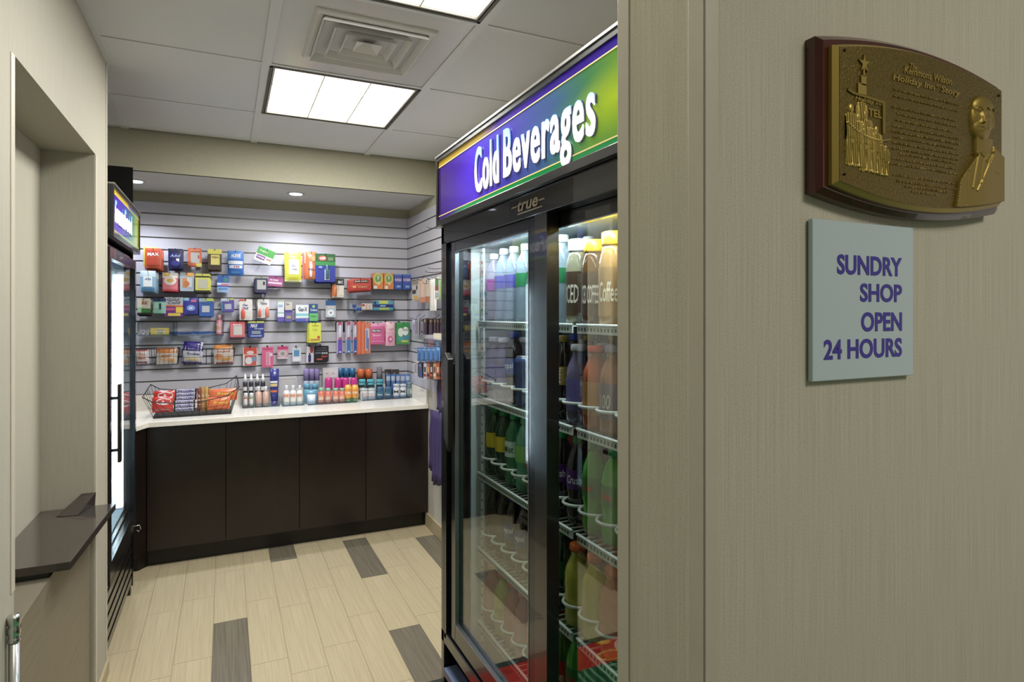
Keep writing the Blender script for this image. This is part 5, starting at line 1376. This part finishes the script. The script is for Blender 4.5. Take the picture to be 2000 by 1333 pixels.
# droppers
for i, px in enumerate((479, 490.5, 502.5, 513.5)):
    t, r, h_ = bottle(px, 731, Zt_, T1 + .10, 9.5, [('body', '#30303a', [(.92, 0), (1, .03), (1, .72), (.8, .76)], .3), ('cap', '#dfe1e4', [(.85, .76), (.8, .86), (.45, .90), (.3, 1)], .3)], f'black bottle with white pointed nozzle, {ORD[i]} from the left', 'nozzle_bottle')
    blabel(t, r, h_, .05, .32, '#d0d4d8'); t['group'] = 'black nozzle bottles'
    blabel(t, r, h_, .48, .60, '#e8e8ec')
for i, px in enumerate((505, 519)):
    t = std(px, 755, T1 + .045, 13, '#d0a694', '#eceef0', .25, f'small flesh-pink bottle with white cap, {["left","right"][i]} of two', crf=.45)
for i, (px, c_) in enumerate(((480, '#b85a50'), (491, '#8a9a50'))):
    std(px, 768, T1 + .03, 9, c_, '#e8e8ea', .3, f'tiny {["red","olive"][i]} and white jar at the front left tray', lab='#ece4e0', crf=.9)
# tall blue tube standing on its cap
t, r, h_ = bottle(536, 721, Zt_, T1 + .05, 18, [('tube', '#28308c', [(.72, .12), (.85, .3), (.98, .75), (1, 1)], .3), ('cap', '#3a2c8c', [(.6, 0), (.66, .02), (.66, .12)], .35)], 'tall blue tube standing on its cap', 'tube', 'tube', flat=.45)
blabel(t, r * .97, h_, .62, .67, '#e8e8f0', .5); blabel(t, r * .86, h_, .36, .42, '#d86a3a', .55); blabel(t, r * .93, h_, .52, .6, '#d8c07a', .52)
std(549.5, 752, T1 + .16, 9, '#3f8a70', '#50988a', .2, 'small green bottle beside the white sprays', crf=.8)
# white sprays
for i, px in enumerate((559.5, 572.5, 585.5)):
    t, r, h_ = bottle(px, 753, Zt_, T2 + .03, 12.5, [('body', '#ece8e8', [(.95, 0), (1, .04), (1, .66), (.7, .74), (.45, .76)], .3), ('cap', '#dfe2ee', [(.5, .76), (.5, .92), (.42, 1)], .3)], f'white spray bottle with orange lettering, {["left","middle","right"][i]} of three', 'spray_bottle', 'bottle')
    blabel(t, r, h_, .08, .34, '#f0ece0'); blabel(t, r, h_, .40, .58, '#e8b8a0', txt='LOTION', tcol='#d8622a'); t['group'] = 'white spray bottles'
# picture-like clear boxes behind
for i, (px, lb) in enumerate(((561, 'flat clear packaged mirror behind the white sprays'), (645, 'large clear pack with faint pink print behind the magenta caps'))):
    w2 = (36, 30)[i]; top = (737, 719)[i]; Y_ = YS - (.09, .06)[i]
    X0, Zt2 = onY(px - w2 / 2, top, Y_); X1, _ = onY(px + w2 / 2, top, Y_)
    hh = Zt2 - ZC - .001; ww = X1 - X0
    o = link('clear_pack', pack_mesh('box', ww, hh, .03, '#cfccd0'), None, ((X0 + X1) / 2, Y_, Zt2))
    link('printed_front', print_mesh('box', ww, hh, .03, [(R, .08, .06, .92, .4, '#d8d4d6'), (R, .2, .16, .35, .19, '#c88a9a'), (R, .6, .16, .75, .19, '#c88a9a'), (R, .15, .3, .85, .34, '#b8a0b0')] if i else [(R, .05, .06, .95, .95, '#b4b0b0'), (R, .08, .1, .92, .9, '#c6c2c2')]), o)
    tag(o, lb, 'pack')
# lavender caps
for i, px in enumerate((598, 609, 619)):
    t, r, h_ = bottle(px, 721, Zt_, T3 + .19, 11, [('can', '#b8c4d4', [(.95, 0), (1, .02), (1, .60), (.85, .64)], .2), ('cap', '#9a86c4', [(.92, .64), (.92, .98), (.8, 1)], .35)], f'silver can with lavender cap, {["left","middle","right"][i]} of three', 'aerosol_can', 'spray can'); t['group'] = 'lavender capped cans'
for i, px in enumerate((600, 615)):
    std(px, 750, T3 + .10, 15, '#6fb0cc', '#58a4c4', .28, f'translucent light blue bottle, {["left","right"][i]} of two', crf=.9)
t, r, h_ = bottle(608, 763, Zt_, T3 + .03, 17, [('stick', '#d8e4f2', [(.9, 0), (1, .05), (1, .72)], .3), ('cap', '#7ab4d8', [(1, .72), (.96, .9), (.6, 1)], .25)], 'white and blue dome-top deodorant in front of the light blue bottles', 'deodorant', 'deodorant', flat=.6)
for i, px in enumerate((642, 660.5, 675, 691)):
    t, r, h_ = bottle(px, 738, Zt_, T3 + .13, 14.5, [('body', '#d6c8d0', [(.95, 0), (1, .03), (1, .45)], .3), ('cap', '#d4188c', [(.96, .46), (1, .52), (1, .92), (.8, 1)], .25)], f'bottle with a big magenta cap, {ORD[i]} from the left', 'lotion_bottle', 'bottle'); t['group'] = 'magenta capped bottles'
for i, px in enumerate((627.5, 641, 656, 668)):
    t = std(px, 758.5, T3 + .03, 13, '#e07058', '#8cc8a0', .18, f'coral bottle with mint green cap, {ORD[i]} from the left', '#e89a78', 'SPF', '#f6e8d8', cat='bottle', name='lotion_bottle', crf=.75, lz=(.12, .55)); t['group'] = 'coral bottles with mint caps'
for i, px in enumerate((680, 693.5)):
    t, r, h_ = bottle(px, 752, Zt_, T3 + .03, 14.5, [('cap', '#7ec06a', [(.7, 0), (.72, .18)], .3), ('body', '#f0b018', [(.8, .18), (1, .3), (.98, .8), (.7, 1)], .25)], f'yellow bottle standing on its green cap, {["left","right"][i]} of two', 'sunscreen_bottle', 'bottle')
    blabel(t, r, h_, .35, .75, '#e8902a', txt='SUN', tcol='#f8f0d8')
for i, px in enumerate((664.5, 676, 688)):
    t, r, h_ = bottle(px, 719.5, Zt_, T3 + .215, 12.5, [('body', '#b8ccd0', [(.95, 0), (1, .03), (1, .70)], .3), ('cap', '#1f70a4', [(1.02, .71), (1.02, .99), (.9, 1)], .3)], f'jar with a wide deep blue lid at the back, {ORD[i]} from the left', 'jar', 'jar'); t['group'] = 'blue lidded jars'
for i, px in enumerate((704.5, 720)):
    t, r, h_ = bottle(px, 721, Zt_, T4 + .150, 15, [('can', '#2a2422', [(.95, 0), (1, .02), (1, .66)], .25), ('cap', '#e0681c', [(1, .68), (1, .97), (.85, 1)], .3)], f'black spray can with orange cap, {["left","right"][i]} of two', 'aerosol_can', 'spray can')
t, r, h_ = bottle(741, 717.5, Zt_, T4 + .150, 11, [('body', '#2a2a48', [(.95, 0), (1, .03), (1, .55)], .3), ('cap', '#8e8890', [(1, .55), (1, .97), (.85, 1)], .2)], 'dark bottle with tall grey clear cap', 'bottle')
for i, px in enumerate((758, 772.5)):
    t, r, h_ = bottle(px, 722, Zt_, T4 + .150, 14, [('tube', '#3c3638', [(.6, .1), (.8, .5), (1, 1)], .3), ('cap', '#222222', [(.55, 0), (.55, .1)], .3)], f'charcoal squeeze tube at the back right, {["left","right"][i]} of two', 'tube', 'tube', flat=.4)
for i, px in enumerate((707.5, 725, 741.5)):
    t = std(px, 741, T4 + .085, 14, '#3fb4c6', '#48bcd0', .2, f'turquoise deodorant with black label, {["left","middle","right"][i]} of three', '#1f3034', 'AXE', '#c8e8ec', name='deodorant', cat='deodorant', crf=.95, flat=.6, lz=(.30, .72)); t['group'] = 'turquoise deodorants'
for i, px in enumerate((711, 726)):
    t = std(px, 759, T4 + .03, 15, '#dfe2e6', '#c8d0d6', .22, f'white stick deodorant with red emblem, {["left","right"][i]} of two', '#d8c8cc', name='deodorant', cat='deodorant', crf=1., flat=.6, lz=(.15, .6))
    mb = MB(); rr_ = .007
    mb.add([(-.004 + rr_ * math.cos(a), -.0155, .034 + rr_ * math.sin(a)) for a in np.linspace(0, 2 * PI, 13)[:-1]], [list(range(12))], C('#a83848', .4)); mb.build('emblem', t, fix=False)
for i, px in enumerate((743, 758)):
    std(px, 756, T4 + .03, 13.5, '#2a5f86', '#3a6ea0', .2, f'dark teal blue deodorant, {["left","right"][i]} of two', '#2f6c8c', 'Dove', '#dce8f0', name='deodorant', cat='deodorant', crf=1., flat=.6)
for i, px in enumerate((774.5, 787.5)):
    std(px, 750, T4 + .03, 13, '#8a98bc', '#c6ccd8', .2, f'silver-white deodorant with black oval, {["left","right"][i]} of two', '#e0e4ea', 'M', '#20242c', name='deodorant', cat='deodorant', crf=.95, flat=.6, lz=(.15, .75))
std(800, 746.5, T4 + .03, 12, '#5f7680', '#74868c', .2, 'grey-green deodorant at the right end of the tray', '#8a9a98', 'G', '#e8eef0', name='deodorant', cat='deodorant', crf=.9, flat=.6)
for i in range(5):
    px = 758.5 + i * 9.6
    t, r, h_ = bottle(px, 731.5, Zt_, T4 + .110, 9, [('tube', '#4a78b8', [(.6, .1), (.85, .5), (1, 1)], .3), ('cap', '#2a4a80', [(.6, 0), (.6, .1)], .3)], f'slim light blue tube behind the deodorants, {ORD[i]} from the left', 'tube', 'tube', flat=.5)
    blabel(t, r * .96, h_, .72, .92, '#b8c8e4', .55); t['group'] = 'slim light blue tubes'

# ================================================================== right wall goods
def rhang(kind, rect, out, body, layers, label, name='hanging_pack', cat='packet', n=1, d=None, sp=.012, hook=True):
    x0, y0, x1, y1 = rect; Xf = XR - out
    Ya, _ = onX(x0, y0, Xf); Yb_, _ = onX(x1, y0, Xf)
    Ym = (Ya + Yb_) / 2
    _, Zt = onX((x0 + x1) / 2, y0, Xf); _, Zb = onX((x0 + x1) / 2, y1, Xf)
    w_, h_ = max(abs(Ya - Yb_), .02), Zt - Zb
    w_ = min(w_, .16)
    d = d or {'pouch': .014, 'card': .0022, 'box': .02}[kind]
    me = pack_mesh(kind, w_, h_, d, body); pm = print_mesh(kind, w_, h_, d, layers)
    for i in range(n):
        if i * max(sp, d + .003) + d > out - .004: break
        o = link(name, me, None, (Xf + d / 2 + .001 + i * max(sp, d + .003), Ym, Zt)); o.rotation_euler = (0, 0, -PI / 2)
        link('printed_front', pm, o)
        tag(o, label if n == 1 else f'{label}, {"outermost one" if i == 0 else ORD[i] + " one"}', cat, f'packs of {label}' if n > 1 else None)
    if hook:
        hm = MB(); L = out + .02
        hm.tube([(0, 0, .03), (-.02, 0, .012), (-L * .6, 0, .0), (-L, 0, .0), (-L - .012, 0, .008)], .0017, M['black_wire'], 5)
        h = hm.build('peg_hook', loc=(XR - .0022, Ym, Zt - .008)); tag(h, f'peg hook of {label}', 'hook', 'peg hooks on the right slatwall')
rhang('card', (803, 546, 819, 587), .07, '#c8c8c4', [(R, 0, 0, 1, .25, '#8f9088'), (R, .05, .5, .6, .68, '#3a3a40'), (R, .3, .78, .9, .98, '#e0ac2c'), (Ee, .75, .4, .1, .12, '#2a2c34')], 'clear card with dark and yellow bits nearest the corner', n=3)
rhang('card', (818, 545, 831, 591), .10, '#d8c4b4', [(R, .1, 0, .3, .9, '#e0a888'), (R, .6, 0, .8, .9, '#e4b89c'), (R, 0, .78, 1, 1, '#c88464')], 'peach card of pencils, left one', n=2)
rhang('card', (830, 552, 841, 591), .10, '#d0bca8', [(R, 0, .7, 1, 1, '#b46c4c'), (R, .4, 0, .6, .7, '#e0c0a4')], 'peach card of pencils, right one', n=2)
rhang('pouch', (838, 543, 851, 607), .17, '#e6e4de', [(R, .2, .2, .3, .9, '#c8ccb8'), (R, .6, .15, .7, .9, '#d0d0c0')], 'long white wrapped pack hanging low', n=1, d=.01)
rhang('card', (849, 541, 857, 585), .19, '#c0b8b0', [(R, .1, .1, .9, .4, '#3a7a4a'), (R, .1, .4, .9, .6, '#7a4038'), (R, .1, .7, .9, .9, '#8a9aa8')], 'narrow card with green and maroon blocks', n=2)
rhang('pouch', (856, 543, 864, 588), .20, '#8ab068', [(R, .2, .1, .35, .9, '#a8cc88'), (R, .6, .1, .75, .9, '#6f9a50')], 'pale green leafy pouch beside the cold case', n=2)
rhang('card', (804, 620, 812, 648), .05, '#b4aed0', [(Ee, .5, .3, .3, .25, '#d8d4e8'), (R, .4, .4, .6, .95, '#8a84a8')], 'lavender clipper card', n=2)
rhang('card', (810, 622, 818, 654), .06, '#a0a0ac', [(R, .2, .2, .4, .95, '#6a6a78'), (R, .6, .2, .8, .95, '#70707c')], 'grey nail clipper card', n=2)
for i, (a, b_) in enumerate(((826, 833), (838, 844), (847, 851), (853, 857), (859, 863))):
    rhang('card', (a, 622, b_, 654), .10, '#26242c', [(R, .35, .02, .65, .25, '#c8a478'), (R, .2, .35, .4, .95, '#5a4a7c'), (R, .7, .35, .85, .95, '#3a3648')], f'black comb and brush card, {ORD[i]} from the corner in the second row', n=3)
rhang('box', (846, 652, 862, 664), .13, '#dcd4bc', [(R, .1, .2, .9, .8, '#e8e0c8')], 'cream coloured box above the clear tray', d=.03, hook=False)
mb = MB(); Y1_, Z1_ = onX(828, 663, XR - .12); Y2_, Z2_ = onX(858, 682, XR - .12)
mb.box(XR - .12, XR - .003, Y2_, Y1_, Z2_, Z2_ + .003, M['acrylic']); mb.box(XR - .123, XR - .12, Y2_, Y1_, Z2_, Z2_ + .05, M['acrylic']); mb.box(XR - .12, XR - .003, Y1_ - .002, Y1_, Z2_ + .003, Z2_ + .05, M['acrylic']); mb.box(XR - .12, XR - .003, Y2_, Y2_ + .002, Z2_ + .003, Z2_ + .05, M['acrylic'])
tag(mb.build('display_shelf'), 'clear acrylic bin on the right slatwall under the cream box', 'shelf')
for i in range(4):
    o = MB().box(-.012, .012, -.02, .02, 0, .03, C(['#9a96b8', '#b8b4c4', '#8a8aa4', '#c0bcc8'][i], .4)).build('travel_box', loc=(XR - .06, Y2_ + .04 + i * .05, Z2_ + .0035), bev=.001)
    tag(o, f'little lilac-grey travel box in the clear bin, {ORD[i]} from the cold case', 'box', 'travel boxes in the clear bin')
for i in range(5):
    a = 813 + i * 9
    rhang('pouch', (a, 679, a + 9, 706), .13, '#3f80c4', [(R, .1, .05, .9, .2, '#7ab0e0'), (R, .2, .35, .4, .9, '#6aa0d8'), (R, .6, .35, .8, .9, '#2f68a8')], f'blue tissue pack, {ORD[i]} from the corner', name='tissue_pack', n=3, d=.012, sp=.03)
rhang('card', (808, 706, 815, 735), .09, '#d8d0d0', [(R, .2, .2, .8, .8, '#a8a0a8')], 'white card low on the right wall', n=2)
rhang('card', (817, 708, 824, 738), .10, '#3f5f90', [(R, .2, .1, .8, .3, '#8aa4c8')], 'slate blue card low on the right wall', n=2)
for i in range(5):
    a = 827 + i * 6.3
    rhang('card', (a, 707, a + 5.5, 741), .12, ['#d8d4dc', '#c05a30', '#2f2c34', '#d8a040', '#b8503c'][i], [(R, .2, .3, .8, .6, ['#3a3440', '#e8b050', '#c8c4cc', '#8a3428', '#e8d0b8'][i]), (R, .1, .7, .9, .85, ['#a03a3c', '#3a2a20', '#d85a3a', '#efe0c0', '#3a3034'][i])], f'{["white","orange","black","amber","brick red"][i]} battery card in the lowest row of the right wall', n=3)
# three more bare hooks high up
for i, (px, py) in enumerate(((856, 447), (858, 526), (852, 533))):
    Yh, Zh = onX(px, py, XR - .06)
    hm = MB(); hm.tube([(0, 0, .02), (-.02, 0, .006), (-.09, 0, 0), (-.12, 0, .002), (-.13, 0, .01)], .0018, M['black_wire'], 5)
    tag(hm.build('peg_hook', loc=(XR - .0022, Yh, Zh)), ['bare black hook just under the lit header', 'bare black hook beside the cold case, upper of two', 'bare black hook beside the cold case, lower of two'][i], 'hook', 'peg hooks on the right slatwall')
# purple shopping bags hanging at the end of the wall
def cloth(name, X, Ya, Yb_, Zt, Zb, label, seed, col='#41336a'):
    rr = random.Random(seed); n = 14; m_ = 8
    P = []
    for j in range(m_ + 1):
        for i in range(n + 1):
            u, v = i / n, j / m_
            amp = .006 + .004 * v
            P.append((X + amp * math.sin(u * 15 + seed) * (.4 + v) + .003 * math.sin(v * 9 + u * 3), Ya + (Yb_ - Ya) * u + .004 * math.sin(v * 5 + seed) * (u - .5), Zt + (Zb - Zt) * v - (.012 * math.sin(u * 9 + seed) if j == m_ else 0)))
    F = [(j * (n + 1) + i, j * (n + 1) + i + 1, (j + 1) * (n + 1) + i + 1, (j + 1) * (n + 1) + i) for j in range(m_) for i in range(n)]
    mb = MB(); mb.add(P, F, C(col, .6), True)
    o = mb.build(name, fix=False); sm = o.modifiers.new('thick', 'SOLIDIFY'); sm.thickness = .002
    tag(o, label, 'bag', 'purple shopping bags'); return o
def cl(px, py, X): return onX(px, py, X)
for i, (xa, xb, yt, yb_, X, lb) in enumerate((
        (839, 848, 799, 915, 1.215, 'purple carrier bag hanging lowest against the wall end of the counter'),
        (845, 855, 801, 943, 1.195, 'purple carrier bag in the middle of the bunch'),
        (852, 866, 803, 945, 1.175, 'purple carrier bag nearest the cold case'),
        (856, 868, 715, 806, 1.19, 'purple carrier bag hanging above the others'))):
    Ya, Zt = cl(xa, yt, X); Yb2, _ = cl(xb, yt, X); _, Zb = cl((xa + xb) / 2, yb_, X)
    cloth('shopping_bag', X, Ya, Yb2, Zt, Zb, lb, i + 1)
